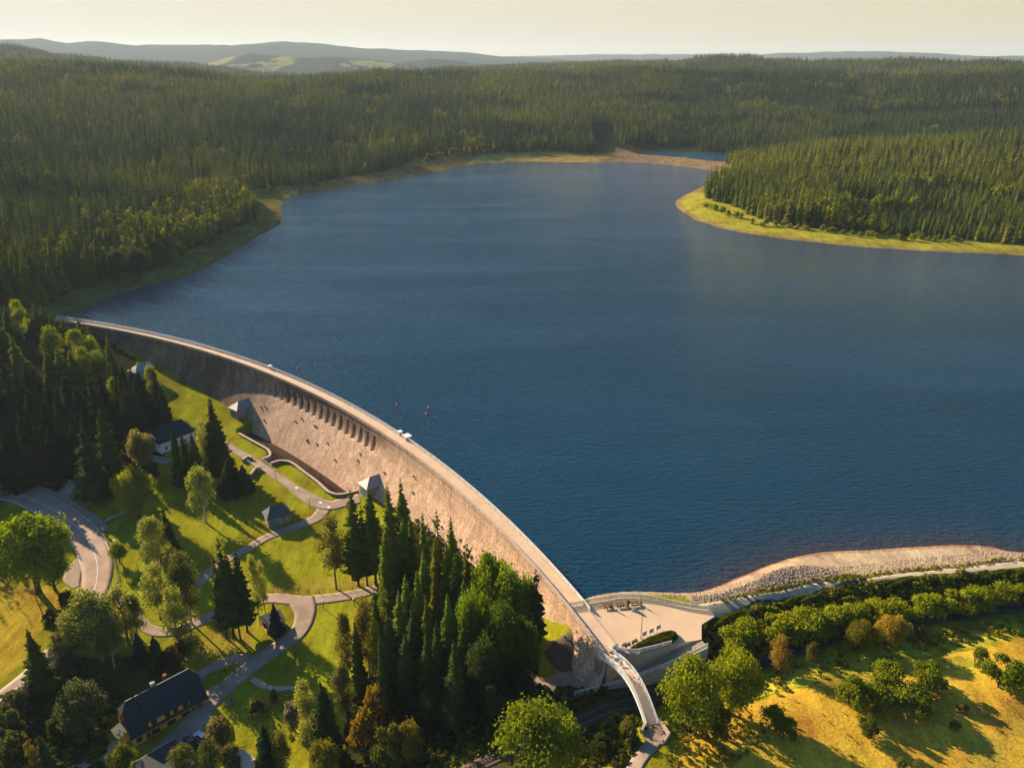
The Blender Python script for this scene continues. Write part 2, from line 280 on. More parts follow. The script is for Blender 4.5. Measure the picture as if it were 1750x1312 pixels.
# ------------------------------------------------------------------ mesh helpers
def link(name, me, m=None, parent=None):
    o = bpy.data.objects.new(name, me); C.objects.link(o)
    if m is not None and not me.materials: me.materials.append(m)
    if parent: o.parent = parent
    return o
def np_mesh(name, V, Q, smooth=False):
    V = np.asarray(V, np.float32); Q = np.asarray(Q, np.int32); k = Q.shape[1]
    me = bpy.data.meshes.new(name); me.vertices.add(len(V)); me.vertices.foreach_set('co', V.ravel())
    me.loops.add(Q.size); me.loops.foreach_set('vertex_index', Q.ravel())
    me.polygons.add(len(Q)); me.polygons.foreach_set('loop_start', np.arange(0, Q.size, k, dtype=np.int32))
    if smooth: me.polygons.foreach_set('use_smooth', np.ones(len(Q), bool))
    me.update(calc_edges=True); return me
class MB:
    def __init__(s): s.v = []; s.f = []
    def add(s, V, Fc):
        b = len(s.v); s.v += [tuple(map(float, p)) for p in V]; s.f += [tuple(i + b for i in f) for f in Fc]; return s
    def box(s, x0, x1, y0, y1, z0, z1):
        return s.add([(x0, y0, z0), (x1, y0, z0), (x1, y1, z0), (x0, y1, z0), (x0, y0, z1), (x1, y0, z1), (x1, y1, z1), (x0, y1, z1)],
                     [(0, 3, 2, 1), (4, 5, 6, 7), (0, 1, 5, 4), (1, 2, 6, 5), (2, 3, 7, 6), (3, 0, 4, 7)])
    def cbox(s, x, y, z, sx, sy, sz): return s.box(x - sx / 2, x + sx / 2, y - sy / 2, y + sy / 2, z, z + sz)
    def tube(s, P, R, n=6, cap=True):
        P = [Vector(p) for p in P]
        if not hasattr(R, '__len__'): R = [R] * len(P)
        V = []
        for i, p in enumerate(P):
            d = (P[min(i + 1, len(P) - 1)] - P[max(i - 1, 0)]).normalized()
            a = d.cross(Vector((0, 0, 1)) if abs(d.z) < .9 else Vector((1, 0, 0))).normalized(); b = d.cross(a)
            V += [p + (a * math.cos(2 * math.pi * k / n) + b * math.sin(2 * math.pi * k / n)) * R[i] for k in range(n)]
        Fc = [(i * n + k, i * n + (k + 1) % n, (i + 1) * n + (k + 1) % n, (i + 1) * n + k) for i in range(len(P) - 1) for k in range(n)]
        if cap: Fc += [tuple(range(n))[::-1], tuple(range((len(P) - 1) * n, len(P) * n))]
        return s.add(V, Fc)
    def prism(s, poly, z0, z1):
        n = len(poly); V = [(p[0], p[1], z0) for p in poly] + [(p[0], p[1], z1) for p in poly]
        return s.add(V, [tuple(range(n))[::-1], tuple(range(n, 2 * n))] + [(i, (i + 1) % n, n + (i + 1) % n, n + i) for i in range(n)])
    def sweep(s, P, prof, closed=True):
        """profile (offset to the left, height) swept along points with their own z"""
        P = np.asarray(P, float); n = len(prof); V = []
        for i in range(len(P)):
            d = P[min(i + 1, len(P) - 1), :2] - P[max(i - 1, 0), :2]; d /= np.hypot(*d) + 1e-9; nx = np.array([-d[1], d[0]])
            V += [(P[i, 0] + nx[0] * o, P[i, 1] + nx[1] * o, P[i, 2] + z) for o, z in prof]
        Fc = [(i * n + k, (i + 1) * n + k, (i + 1) * n + (k + 1) % n, i * n + (k + 1) % n) for i in range(len(P) - 1) for k in range(n if closed else n - 1)]
        if closed: Fc += [tuple(range(n)), tuple(range((len(P) - 1) * n, len(P) * n))[::-1]]
        return s.add(V, Fc)
    def build(s, name, m, parent=None, smooth=False):
        me = bpy.data.meshes.new(name); me.from_pydata(s.v, [], s.f); me.update()
        if smooth: me.polygons.foreach_set('use_smooth', [True] * len(me.polygons))
        return link(name, me, m, parent)
def tag(o, label, cat, group=None):
    o['label'] = label; o['category'] = cat
    if group: o['group'] = group
    return o
def thing(name, label, cat, loc=(0, 0, 0), rz=0.0, group=None):
    o = bpy.data.objects.new(name, None); C.objects.link(o); o.empty_display_size = .5
    o.location = [float(c) for c in loc]; o.rotation_euler = (0, 0, rz); return tag(o, label, cat, group)
def struct(o, kind='structure'): o['kind'] = kind; return o

# ------------------------------------------------------------------ ground
azs = np.radians(np.r_[np.arange(-60, -37, .8), np.arange(-37, 37, .2), np.arange(37, 61, .8)])
rs = [55.0]
while rs[-1] < 16000: rs.append(rs[-1] * (1.0045 if rs[-1] < 460 else 1.0085))
rs = np.array(rs); NA, NR = len(azs), len(rs)
AZ, RR = np.meshgrid(azs, rs)
X = RR * np.sin(AZ); Y = RR * np.cos(AZ)
Hh, SD, BAND, PS = terrain(X, Y, True)
idx = np.arange(NA * NR).reshape(NR, NA)
QUADS = np.stack([idx[:-1, :-1], idx[:-1, 1:], idx[1:, 1:], idx[1:, :-1]], -1).reshape(-1, 4)
def ppoly(L, z=0.0): return np.array([G(u, v, z) for u, v in L])
def pmask(L, z, soft=None):
    return inpoly(X + (vnoise(X, Y, 5, 9) - .5) * 3, Y + (vnoise(X, Y, 5, 10) - .5) * 3, ppoly(L, z))
alb = np.empty(X.shape + (3,)); lawn = np.array([.225, .222, .012]); alb[:] = lawn
def paint(mask, c, w=1.0):
    mask = np.asarray(mask, float)[..., None] * w; alb[:] = alb * (1 - mask) + np.array(c) * mask
R2D = np.hypot(X, Y)
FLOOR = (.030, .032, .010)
inlake_side = (SD > 0) & (R2D > 430)
paint((R2D > 430) & (SD > 0), (.035, .04, .012))
mead_left = [(-400, 940), (0, 985), (60, 1003), (112, 1003), (128, 1030), (75, 1075), (55, 1110), (0, 1160), (-300, 1330)]
mead_right = [(1150, 1400), (1150, 1275), (1260, 1212), (1330, 1182), (1420, 1155), (1540, 1125), (1620, 1108), (1750, 1082), (2000, 1050), (2200, 1400)]
bank_mid = [(1100, 1262), (1200, 1190), (1330, 1140), (1430, 1098), (1560, 1068), (1750, 1043), (2000, 1020), (2000, 1050), (1750, 1082), (1620, 1108), (1540, 1125), (1420, 1155), (1260, 1212), (1150, 1275)]
paint(pmask(mead_left, -19.3), (.36, .25, .026)); paint(pmask(mead_right, -.2), (.50, .32, .034)); paint(pmask(bank_mid, -1.5), (.36, .33, .03))
paint(pmask([(1640, 1312), (1690, 1250), (1735, 1190), (1900, 1160), (1900, 1210), (1760, 1230), (1720, 1320)], -.2), (.34, .25, .035), .8)
paint(pmask([(1380, 1170), (1500, 1135), (1640, 1112), (1700, 1130), (1560, 1150), (1420, 1195)], -.5), (.20, .20, .025), .7)
paint(pmask([(450, 1000), (620, 985), (650, 1000), (640, 1012), (560, 1016), (470, 1018)], -16.8), (.25, .18, .03), .6)
paint(pmask([(335, 1090), (440, 1060), (430, 1100), (350, 1130)], -17.5), (.26, .19, .03), .7)
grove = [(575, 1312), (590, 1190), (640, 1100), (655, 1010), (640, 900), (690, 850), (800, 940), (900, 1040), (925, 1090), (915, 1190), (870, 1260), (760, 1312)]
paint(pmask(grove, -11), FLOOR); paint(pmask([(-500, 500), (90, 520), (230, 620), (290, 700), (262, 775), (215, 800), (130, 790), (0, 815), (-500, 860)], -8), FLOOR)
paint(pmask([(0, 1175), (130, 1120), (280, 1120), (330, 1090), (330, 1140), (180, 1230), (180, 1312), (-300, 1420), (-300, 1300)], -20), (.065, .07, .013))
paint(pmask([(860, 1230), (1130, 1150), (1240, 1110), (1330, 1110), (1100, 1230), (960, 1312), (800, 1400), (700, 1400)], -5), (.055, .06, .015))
# shores
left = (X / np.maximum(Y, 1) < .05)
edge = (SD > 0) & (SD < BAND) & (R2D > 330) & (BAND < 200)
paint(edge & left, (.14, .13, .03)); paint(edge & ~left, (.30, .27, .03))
gold_shore = [(775, 292), (830, 265), (900, 262), (1000, 266), (1040, 272), (1000, 282), (900, 284)]  # golden ground along the far shore
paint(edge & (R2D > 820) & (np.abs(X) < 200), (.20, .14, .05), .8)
paint(pmask(gold_shore, 1), (.34, .26, .06), .9); paint(pmask([(470, 322), (500, 318), (512, 330), (492, 345)], 1), (.3, .27, .05), .8)
cw = [(1050, 256), (1090, 262), (1150, 268), (1200, 273), (1240, 278), (1240, 297), (1200, 291), (1150, 284), (1100, 280), (1050, 274)]
paint(pmask(cw, 1) & (PS > 0), (.24, .155, .09), .9)
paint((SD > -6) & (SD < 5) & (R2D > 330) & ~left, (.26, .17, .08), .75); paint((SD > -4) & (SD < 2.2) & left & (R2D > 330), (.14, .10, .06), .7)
beach = [(1000, 1024), (1060, 1006), (1180, 1007), (1240, 990), (1330, 952), (1400, 936), (1560, 928), (1690, 928), (1780, 940), (2100, 925), (2100, 944), (1750, 958), (1600, 973), (1450, 991), (1300, 1021), (1215, 1042), (1120, 1024)]
paint(pmask(beach, 1), (.40, .30, .20)); paint((SD > -40) & (SD < 1.5) & (R2D < 330) & (X > 20), (.30, .17, .10))
# distant fields on the far hills
far = (R2D > 4700) & (vnoise(X, Y * .35, 210, 20) > .66) & (vnoise(X, Y, 90, 21) > .35) & (R2D < 6300) & (X / Y > -.45) & (X / Y < 0)
paint(far, (.22, .20, .07)); paint((R2D > 4200) & ~far, (.034, .044, .024))
me = np_mesh('ground', np.stack([X, Y, Hh], -1).reshape(-1, 3), QUADS, True)
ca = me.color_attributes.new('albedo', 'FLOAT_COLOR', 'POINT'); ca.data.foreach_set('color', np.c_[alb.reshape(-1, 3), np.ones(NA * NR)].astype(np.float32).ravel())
gm = bpy.data.materials.new('ground_cover'); gm.use_nodes = True; n = gm.node_tree.nodes; l = gm.node_tree.links
b = n['Principled BSDF']; b.inputs['Roughness'].default_value = 1.0; b.inputs['Specular IOR Level'].default_value = .0
tc = n.new('ShaderNodeTexCoord'); at = n.new('ShaderNodeVertexColor'); at.layer_name = 'albedo'
def nz(sc, det, stretch=None):
    q = n.new('ShaderNodeTexNoise'); q.inputs['Scale'].default_value = sc; q.inputs['Detail'].default_value = det; q.inputs['Roughness'].default_value = .65
    if stretch:
        mp = n.new('ShaderNodeMapping'); mp.inputs['Scale'].default_value = stretch; mp.inputs['Rotation'].default_value = (0, 0, .6); l.new(tc.outputs['Object'], mp.inputs['Vector']); l.new(mp.outputs[0], q.inputs['Vector'])
    else: l.new(tc.outputs['Object'], q.inputs['Vector'])
    return q
a1 = nz(.07, 6); a2 = nz(1.5, 8); a3 = nz(.35, 5, (1, .25, 1))
s1 = n.new('ShaderNodeMath'); s1.operation = 'ADD'; l.new(a1.outputs['Fac'], s1.inputs[0]); l.new(a2.outputs['Fac'], s1.inputs[1])
s2 = n.new('ShaderNodeMath'); s2.operation = 'ADD'; l.new(s1.outputs[0], s2.inputs[0]); l.new(a3.outputs['Fac'], s2.inputs[1])
mr = n.new('ShaderNodeMapRange'); mr.inputs[1].default_value = 1.15; mr.inputs[2].default_value = 1.85; mr.inputs[3].default_value = .5; mr.inputs[4].default_value = 1.45; l.new(s2.outputs[0], mr.inputs[0])
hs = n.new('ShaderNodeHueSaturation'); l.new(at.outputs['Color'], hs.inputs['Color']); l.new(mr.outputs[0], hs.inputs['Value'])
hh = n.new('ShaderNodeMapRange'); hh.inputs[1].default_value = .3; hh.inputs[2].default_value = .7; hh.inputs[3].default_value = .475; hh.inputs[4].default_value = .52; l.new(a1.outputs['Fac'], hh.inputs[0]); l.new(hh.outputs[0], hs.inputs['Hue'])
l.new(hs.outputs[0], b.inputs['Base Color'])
bp = n.new('ShaderNodeBump'); bp.inputs['Strength'].default_value = .55; bp.inputs['Distance'].default_value = .35; l.new(s2.outputs[0], bp.inputs['Height']); l.new(bp.outputs[0], b.inputs['Normal'])
struct(link('ground', me, gm))

# ------------------------------------------------------------------ reservoir water
def water_mesh(keepfun, name):
    st = 2
    ii = np.r_[np.arange(0, NR - 1, st), NR - 1]; jj = np.arange(0, NA, 2)
    x = X[np.ix_(ii, jj)].copy(); y = Y[np.ix_(ii, jj)].copy(); sd, keep = keepfun(x, y, SD[np.ix_(ii, jj)], PS[np.ix_(ii, jj)])
    th = np.arctan2(y - DC[1], x - DC[0]); r = np.hypot(x - DC[0], y - DC[1])
    cl = (th > TH0 - .01) & (th < TH1 + .01) & (r < 421.2) & (r > 412)
    x[cl] = DC[0] + 421.2 * np.cos(th[cl]); y[cl] = DC[1] + 421.2 * np.sin(th[cl])
    bad = (th > TH0 - .02) & (th < TH1 + .015) & (r <= 412)
    nr, nc = x.shape; id2 = np.arange(nr * nc).reshape(nr, nc)
    K = (keep[:-1, :-1] | keep[:-1, 1:] | keep[1:, 1:] | keep[1:, :-1]) & ~(bad[:-1, :-1] | bad[:-1, 1:] | bad[1:, 1:] | bad[1:, :-1])
    q = np.stack([id2[:-1, :-1], id2[:-1, 1:], id2[1:, 1:], id2[1:, :-1]], -1)[K]
    us = np.unique(q); rem = np.full(nr * nc, -1); rem[us] = np.arange(len(us))
    V = np.stack([x, y, 0 * x], -1).reshape(-1, 3)[us]; me = np_mesh(name, V, rem[q], True)
    shal = .4 * np.exp(np.minimum(sd, 0) / 8.0) * sstep(x, 25, 60) * (1 - sstep(np.hypot(x, y), 280, 420))
    a = me.attributes.new('shallow', 'FLOAT', 'POINT'); a.data.foreach_set('value', shal.ravel()[us].astype(np.float32))
    return me
wm = bpy.data.materials.new('lake_water'); wm.use_nodes = True; n = wm.node_tree.nodes; l = wm.node_tree.links
b = n['Principled BSDF']; b.inputs['Roughness'].default_value = .06; b.inputs['IOR'].default_value = 1.333
at = n.new('ShaderNodeAttribute'); at.attribute_name = 'shallow'
mx = n.new('ShaderNodeMix'); mx.data_type = 'RGBA'; mx.inputs[6].default_value = (.001, .036, .074, 1); mx.inputs[7].default_value = (.11, .045, .028, 1)
l.new(at.outputs['Fac'], mx.inputs[0]); l.new(mx.outputs[2], b.inputs['Base Color'])
tc = n.new('ShaderNodeTexCoord')
def wv(sc, stretch, rot, det, dist):
    mp = n.new('ShaderNodeMapping'); mp.inputs['Scale'].default_value = stretch; mp.inputs['Rotation'].default_value = (0, 0, rot); l.new(tc.outputs['Object'], mp.inputs['Vector'])
    q = n.new('ShaderNodeTexNoise'); q.inputs['Scale'].default_value = sc; q.inputs['Detail'].default_value = det; q.inputs['Roughness'].default_value = .55; q.inputs['Distortion'].default_value = dist; l.new(mp.outputs[0], q.inputs['Vector']); return q
w1 = wv(.75, (.42, 1, 1), .15, 4, .4); w2 = wv(2.2, (.5, 1, 1), -.25, 2, .2); w3 = wv(.02, (.25, 1, 1), .75, 4, .8)
ad = n.new('ShaderNodeMath'); ad.operation = 'MULTIPLY_ADD'; l.new(w2.outputs['Fac'], ad.inputs[0]); ad.inputs[1].default_value = .35; l.new(w1.outputs['Fac'], ad.inputs[2])
sg = n.new('ShaderNodeMapRange'); sg.inputs[1].default_value = .35; sg.inputs[2].default_value = .65; sg.inputs[3].default_value = .6; sg.inputs[4].default_value = 1.1; l.new(w3.outputs['Fac'], sg.inputs[0])
bp = n.new('ShaderNodeBump'); bp.inputs['Distance'].default_value = .95; l.new(sg.outputs[0], bp.inputs['Strength']); l.new(ad.outputs[0], bp.inputs['Height']); l.new(bp.outputs[0], b.inputs['Normal'])
struct(link('reservoir_water', water_mesh(lambda x, y, sd, ps: (sd, sd < 3), 'reservoir_water'), wm))
struct(link('pond_water', water_mesh(lambda x, y, sd, ps: (ps, ps < 3), 'pond_water'), wm))

# ------------------------------------------------------------------ roads and paths
def ribbon(name, P, width, m, lift=.10, kind='structure', explicit=False, off=0.0):
    """P: plan points (x, y[, z]); draped on the ground unless explicit"""
    P = resample(catmull(P, 6), 1.3); n = len(P); w = np.interp(np.linspace(0, 1, n), np.linspace(0, 1, len(width)), width) if hasattr(width, '__len__') else np.full(n, width)
    d = np.gradient(P[:, :2], axis=0); d /= np.hypot(*d.T)[:, None]; nx = np.c_[-d[:, 1], d[:, 0]]
    K = 7 if w.max() > 1 else 2; fr = np.linspace(-.5, .5, K)
    V = np.zeros((n, K + 2, 3)); 
    for k, f in enumerate(fr): V[:, k + 1, :2] = P[:, :2] + nx * (f * w + off)[:, None]
    V[:, 0, :2] = V[:, 1, :2]; V[:, -1, :2] = V[:, -2, :2]
    z = P[:, 2][:, None] + np.zeros((1, K)) if explicit else terrain(V[:, 1:-1, 0], V[:, 1:-1, 1])
    V[:, 1:-1, 2] = z + lift; V[:, 0, 2] = V[:, 1, 2] - .4; V[:, -1, 2] = V[:, -2, 2] - .4
    if w.max() <= 1: V[:, 0, 2] = V[:, 1, 2] - .02; V[:, -1, 2] = V[:, -2, 2] - .02
    i2 = np.arange(n * (K + 2)).reshape(n, K + 2)
    q = np.stack([i2[:-1, :-1], i2[1:, :-1], i2[1:, 1:], i2[:-1, 1:]], -1).reshape(-1, 4)
    return struct(link(name, np_mesh(name, V.reshape(-1, 3), q), m), kind) if kind else link(name, np_mesh(name, V.reshape(-1, 3), q), m)
def gh(L): return [hit(u, v)[:2] for u, v in L]
ROAD = gh([(-60, 838), (0, 841), (46, 850), (86, 868), (123, 893), (150, 922), (163, 950), (167, 975), (163, 1005), (150, 1040), (120, 1085), (95, 1115), (60, 1150), (20, 1183), (-40, 1228)])
ribbon('road', ROAD, [9.5, 9.5, 9.8, 9.8, 9, 7, 6.5, 6.5], M['asphalt'], .12)
for nm, off in (('centre_line', 0.0),): ribbon('road_marking', ROAD, .22, M['line'], .15, off=off)
RD2 = resample(catmull(ROAD, 6), 1.3); nR = len(RD2)
ribbon('road_marking', RD2[:int(nR * .62)][::12], .2, M['line'], .15, off=4.3); ribbon('road_marking', RD2[:int(nR * .62)][::12], .2, M['line'], .15, off=-4.3)
ribbon('pavement', RD2[int(nR * .12):int(nR * .56)][::12], 2.2, M['path'], .26, off=6.3)
ribbon('side_road', gh([(104, 850), (120, 830), (134, 808), (150, 785), (178, 765), (230, 775), (290, 790)]), [5, 4, 3.6, 3.4], M['asphalt'], .11)
ribbon('layby', gh([(133, 955), (126, 975), (124, 990), (130, 1003)]), [1.5, 5, 5, 2], M['path'], .09)
ribbon('path', gh([(345, 735), (372, 752), (398, 767), (424, 782), (450, 798), (469, 811), (496, 829), (521, 846), (543, 859), (565, 864), (590, 858), (614, 852)]), [3.2, 3.2, 3.3, 3.3, 3.6, 5.5, 6], M['path'])
ribbon('path', gh([(556, 866), (543, 884), (521, 894), (491, 904), (454, 919), (436, 930), (400, 950), (365, 972), (335, 1000), (300, 1020), (255, 1010)]), [5, 3.6, 3.6, 3.4], M['path'], .09)
ribbon('path', gh([(655, 1003), (640, 1008), (610, 1015), (565, 1022), (514, 1026), (463, 1022), (430, 1032), (395, 1042), (340, 1062), (300, 1078), (255, 1075), (215, 1035), (185, 1010)]), [4, 4.2, 4.8, 3.2, 3], M['path'], .10)
ribbon('path', gh([(516, 1026), (522, 1045), (516, 1070), (498, 1092), (463, 1114), (430, 1138), (400, 1162), (378, 1180), (352, 1202), (330, 1235), (300, 1265), (268, 1290)]), [7, 5.5, 5, 5, 5, 6.5, 7, 4.5], M['path'], .12)
ribbon('path', gh([(425, 1125), (395, 1128), (360, 1142), (335, 1160)]), [3.5, 3.5, 3], M['path'], .08)
ribbon('path', gh([(431, 1160), (450, 1171), (476, 1176), (516, 1175)]), 1.5, M['gravel'], .09)
ribbon('path', gh([(215, 1255), (190, 1275), (172, 1300)]), 1.6, M['gravel'], .09)
ribbon('lower_terrace', [hit(u, v)[:2] for u, v in [(1012, 1158), (985, 1165), (960, 1172), (930, 1172), (915, 1160)]], [5, 7, 8, 6, 2], M['path'], .10)
ribbon('gravel_yard', [hit(u, v)[:2] for u, v in [(1015, 1140), (985, 1125), (955, 1112), (938, 1105)]], [6, 8, 8, 3], M['ballast'], .07)
SHP = gh([(1205, 1050), (1240, 1044), (1300, 1030), (1380, 1012), (1450, 1000), (1520, 990), (1600, 980), (1680, 972), (1750, 965), (1900, 950)])
ribbon('shore_path', SHP, [6, 4, 3.0, 3.0, 3.0, 3.0], M['gravel'], .10)
plz = [(987, 1028), (1010, 1029), (1041, 1024), (1058, 1021), (1091, 1021), (1122, 1026), (1142, 1031), (1163, 1035), (1194, 1040), (1212, 1042), (1222, 1052), (1199, 1067), (1199, 1092), (1175, 1096), (1146, 1102), (1084, 1117), (1050, 1112), (1041, 1112), (1024, 1117), (1014, 1108)]
pz = [G(u, v, 3) for u, v in plz] + [arc(math.radians(t), 419.9) for t in (22.8, 23.5, 24.5, 25.1)]
struct(MB().prism(pz[::-1], .2, ZC).build('plaza', M['plaza']))
struct(MB().prism([G(u, v, 3.0) for u, v in [(1003, 1052), (1006, 1051.5), (1046, 1108), (1041, 1109.5)]][::-1], ZC - .1, ZC + .005).build('paving_joint', M['crest']))
RAMP = [np.r_[G(u, v, z), z] for u, v, z in [(1199, 1094, 2.75), (1180, 1103, 2.3), (1150, 1118, 1.1), (1110, 1139, -.9), (1060, 1160, -3.1), (1010, 1174, -5.3), (975, 1180, -6.4)]]
ribbon('ramp', RAMP, [4, 3.6, 3.4, 3.4, 3.6, 5], M['path'], .12, explicit=True)
TRK = [np.r_[G(u, v, z), z] for u, v, z in [(700, 1350, -6.8), (820, 1306, -6.2), (858, 1289, -5.9), (992, 1233, -5.3), (1048, 1210, -5.05), (1078, 1203, -4.9), (1134, 1180, -4.6), (1220, 1157, -4.3), (1310, 1133, -4.0), (1395, 1101, -3.6), (1439, 1089, -3.45), (1555, 1063, -3.1), (1640, 1051, -2.8), (1750, 1037, -2.5), (1850, 1025, -2.2)]]
ribbon('ballast', [p[:2] for p in TRK], 3.6, M['ballast'], .10)
struct(MB().prism([tuple(p) for p in BASIN_POLY], -19.3, -18.6).build('basin_water', M['basinw']))
# ------------------------------------------------------------------ dam
dam = thing('dam', 'long curved stone dam holding back the blue reservoir', 'dam', (0, 0, 0))
A0, A1 = math.radians(40.3), math.radians(50.9)
arch_t = np.linspace(A0, A1, 18)
def face_off(d):      # how far the downstream face stands out at depth d below the crest
    d = np.asarray(d, float); return .12 * np.minimum(d, 3.5) + np.where(d > 3.5, .35 * (np.minimum(d, 7) - 3.5), 0) + np.where(d > 7, .72 * (d - 7), 0)
th = np.unique(np.r_[np.linspace(TH0, A0 - .008, 90), np.linspace(A0 - .008, A1 + .008, 420), np.linspace(A1 + .008, TH1, 120)])
dd = np.unique(np.r_[0, .4, np.arange(.6, 11, .28), np.arange(11, 27, 1.6)])
TT, DD = np.meshgrid(th, dd, indexing='ij')
off = face_off(DD) + np.where(DD < .5, .25, 0)
near_i = np.argmin(np.abs(th[:, None] - arch_t[None]), 1); ds = np.abs(th - arch_t[near_i]) * R_DN
top = 2.3 + 1.1 - np.sqrt(np.maximum(1.1 ** 2 - np.minimum(ds, 1.1) ** 2, 0))
inside = (ds[:, None] < 1.1) & (DD > top[:, None]) & (DD < 9.8)
rec = 3.8 * np.clip(1 - (DD - 2.3) / 5.4, 0, 1) ** .6
off = off - np.where(inside, rec, 0)
rr = R_DN - off
V = np.stack([DC[0] + rr * np.cos(TT), DC[1] + rr * np.sin(TT), ZC - DD + 0 * TT], -1)
nt, nd = TT.shape
i2 = np.arange(nt * nd).reshape(nt, nd); q = np.stack([i2[:-1, :-1], i2[1:, :-1], i2[1:, 1:], i2[:-1, 1:]], -1).reshape(-1, 4)
dme = np_mesh('masonry_face', V.reshape(-1, 3), q)
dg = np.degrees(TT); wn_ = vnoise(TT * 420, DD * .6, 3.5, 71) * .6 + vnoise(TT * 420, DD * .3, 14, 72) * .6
# left wing's shade painted into the stone; ragged run-off band under the spillway openings
shade_ro = np.maximum(sstep(dg, 49.5 + (wn_ - .6) * 3, 52.5), sstep(dg, 36, 42) * (1 - sstep(DD, 2.5 + 3.5 * wn_, 5 + 5 * wn_)))
a = dme.attributes.new('shade_runoff', 'FLOAT', 'POINT'); a.data.foreach_set('value', (shade_ro * np.clip(.55 + .6 * wn_, 0, 1)).astype(np.float32).ravel())
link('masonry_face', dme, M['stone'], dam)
ths = np.linspace(TH0, TH1, 240)
def arcP(r, z, t=ths): return np.array([[*arc(a, r), z] for a in t])
mid = arcP(R_DN, ZC)
# sweep's left is toward the arc's centre (downstream) because theta increases
MB().sweep(arcP(R_UP, 0), [(0, ZC - .02), (0, -12), (4.4, -12), (4.4, ZC - .02)]).build('core', M['stone'], dam)
MB().sweep(arcP(R_UP - .02, ZC), [(0, -.015), (4.05, -.015), (4.05, .01), (0, .01)]).build('walkway', M['crest'], dam)
MB().sweep(arcP(R_DN + .35, ZC), [(0, .0), (0, 1.0), (.55, 1.0), (.55, -.3)]).build('parapet', M['stone'], dam)
MB().sweep(arcP(R_DN + .42, ZC), [(-.02, 1.003), (-.02, 1.14), (.72, 1.14), (.72, 1.003)]).build('coping', M['cap'], dam)
MB().sweep(arcP(R_UP + .12, ZC), [(0, -.5), (0, .16), (.5, .16), (.5, -.5)]).build('kerb', M['cap'], dam)
for i in range(34):     # stubs of stone left standing out of the face
    t = random.choice([random.uniform(.40, .70), random.uniform(.70, .89)]); d = random.uniform(5, 17) if t < .70 else random.uniform(9.5, 17)
    z = ZC - d; r = R_DN - float(face_off(d)); p = arc(t, r - .25)
    if z < hz(*arc(t, r - 1)) + 1.2: continue
    o = MB().box(-.45, .5, -.35, .35, -.3, .32).add([(-.5, -.35, .32), (.5, -.35, .32), (.5, .35, .32), (-.5, .35, .32), (.2, 0, .55)], [(0, 1, 4), (1, 2, 4), (2, 3, 4), (3, 0, 4)]).build('corbel_stone', M['rubble'], dam)
    o.location = (*p, z); o.rotation_euler = (0, 0, t); o.scale = (.7, .65, .7)
# railings: rail_path = list of (x, y, z of the foot)
def railing(name, P, label, step, height=1.1, mid_rails=3, m=None, infill=None, cat='railing', post=.05, rail=.045, group=None):
    m = m or M['white']; P = resample(np.asarray(P, float), 1.0); o = thing(name, label, cat, P[0], group=group); L = P - P[0]
    d = np.r_[0, np.cumsum(np.hypot(*np.diff(L[:, :2], axis=0).T))]
    MB().sweep(L + [0, 0, height], [(-rail, -rail), (-rail, rail), (rail, rail), (rail, -rail)]).build('top_rail', m, o)
    for k in range(mid_rails):
        z = height * (k + .4) / (mid_rails + .3); q = rail * .5
        MB().sweep(L + [0, 0, z], [(-q, -q), (-q, q), (q, q), (q, -q)]).build('rail', m, o)
    if infill: MB().sweep(L + [0, 0, .12], [(-.012, 0), (-.012, height - .25), (.012, height - .25), (.012, 0)]).build('infill_panel', infill, o)
    n = max(2, int(d[-1] / step) + 1); pm = None
    for s in np.linspace(0, d[-1], n):
        p = [np.interp(s, d, L[:, k]) for k in range(3)]
        if pm is None:
            pm = MB().cbox(0, 0, -.1, post * 2, post * 2, height + .12).build('post', m, o); q = pm
        else: q = pm.copy(); C.objects.link(q); q.parent = o
        q.location = p
    return o
railing('dam_railing', arcP(R_UP - .1, ZC + .16, np.linspace(math.radians(24.1), TH1, 300)), 'white metal railing along the water edge of the curved dam crest', 3.6, 1.1, 4, None, M['infill'], post=.06, rail=.06)
# gauge kiosks on the crest
def kiosk(deg, label, s=1.0):
    t = math.radians(deg); p = arc(t, R_UP + .6 * s); k = thing('gauge_house', label, 'gauge house', (*p, ZC - 1.0), t)
    MB().box(-1.2 * s, .9 * s, -1.3 * s, 1.3 * s, 0, 2.3).build('body', M['concrete'], k)
    MB().box(-1.35 * s, 1.05 * s, -1.45 * s, 1.45 * s, 2.303, 2.5).build('roof_slab', M['white'], k)
    MB().box(-1.24 * s, -1.203 * s, -.45, .45, 1.0, 2.2).build('door', M['white'], k); return k
g1 = G(690, 743, 4); g2 = G(450, 630, 4)
a1 = math.degrees(math.atan2(*(g1 - DC)[::-1])); a2 = math.degrees(math.atan2(*(g2 - DC)[::-1]))
kiosk(a1 - .25, 'larger white concrete gauge house on the dam crest railing, near the middle of the dam'); kiosk(a1 + .35, 'smaller of the two adjoining white gauge houses midway along the crest railing', .62)
kiosk(a2, 'small pale gauge house on the far end of the dam crest above the first arches', .6)
for u, v, lb in [(679, 692, 'red buoy floating alone to the left of the pair of red buoys off the dam'), (733, 697, 'red buoy farther from the dam of the close pair on the water'), (729, 708, 'red buoy nearer to the dam of the close pair on the water'), (561, 677, 'red buoy floating right beside the crest railing above the arches'), (509, 630, 'red buoy floating near the far half of the dam')]:
    p = G(u, v, 0); o = thing('buoy', lb, 'buoy', (*p, 0), group='red marker buoys on the reservoir')
    pts = [(0, 0, -.3 + .1 * i) for i in range(13)]
    MB().tube([(0, 0, -.4 + .125 * i) for i in range(9)], [max(.02, math.sqrt(max(0, .25 - (-.5 + .125 * i) ** 2))) * .9 for i in range(9)], 10).build('float', M['red'], o, True)
    MB().tube([(0, 0, .55), (0, 0, .85)], .09, 6).build('cap', M['red'], o)
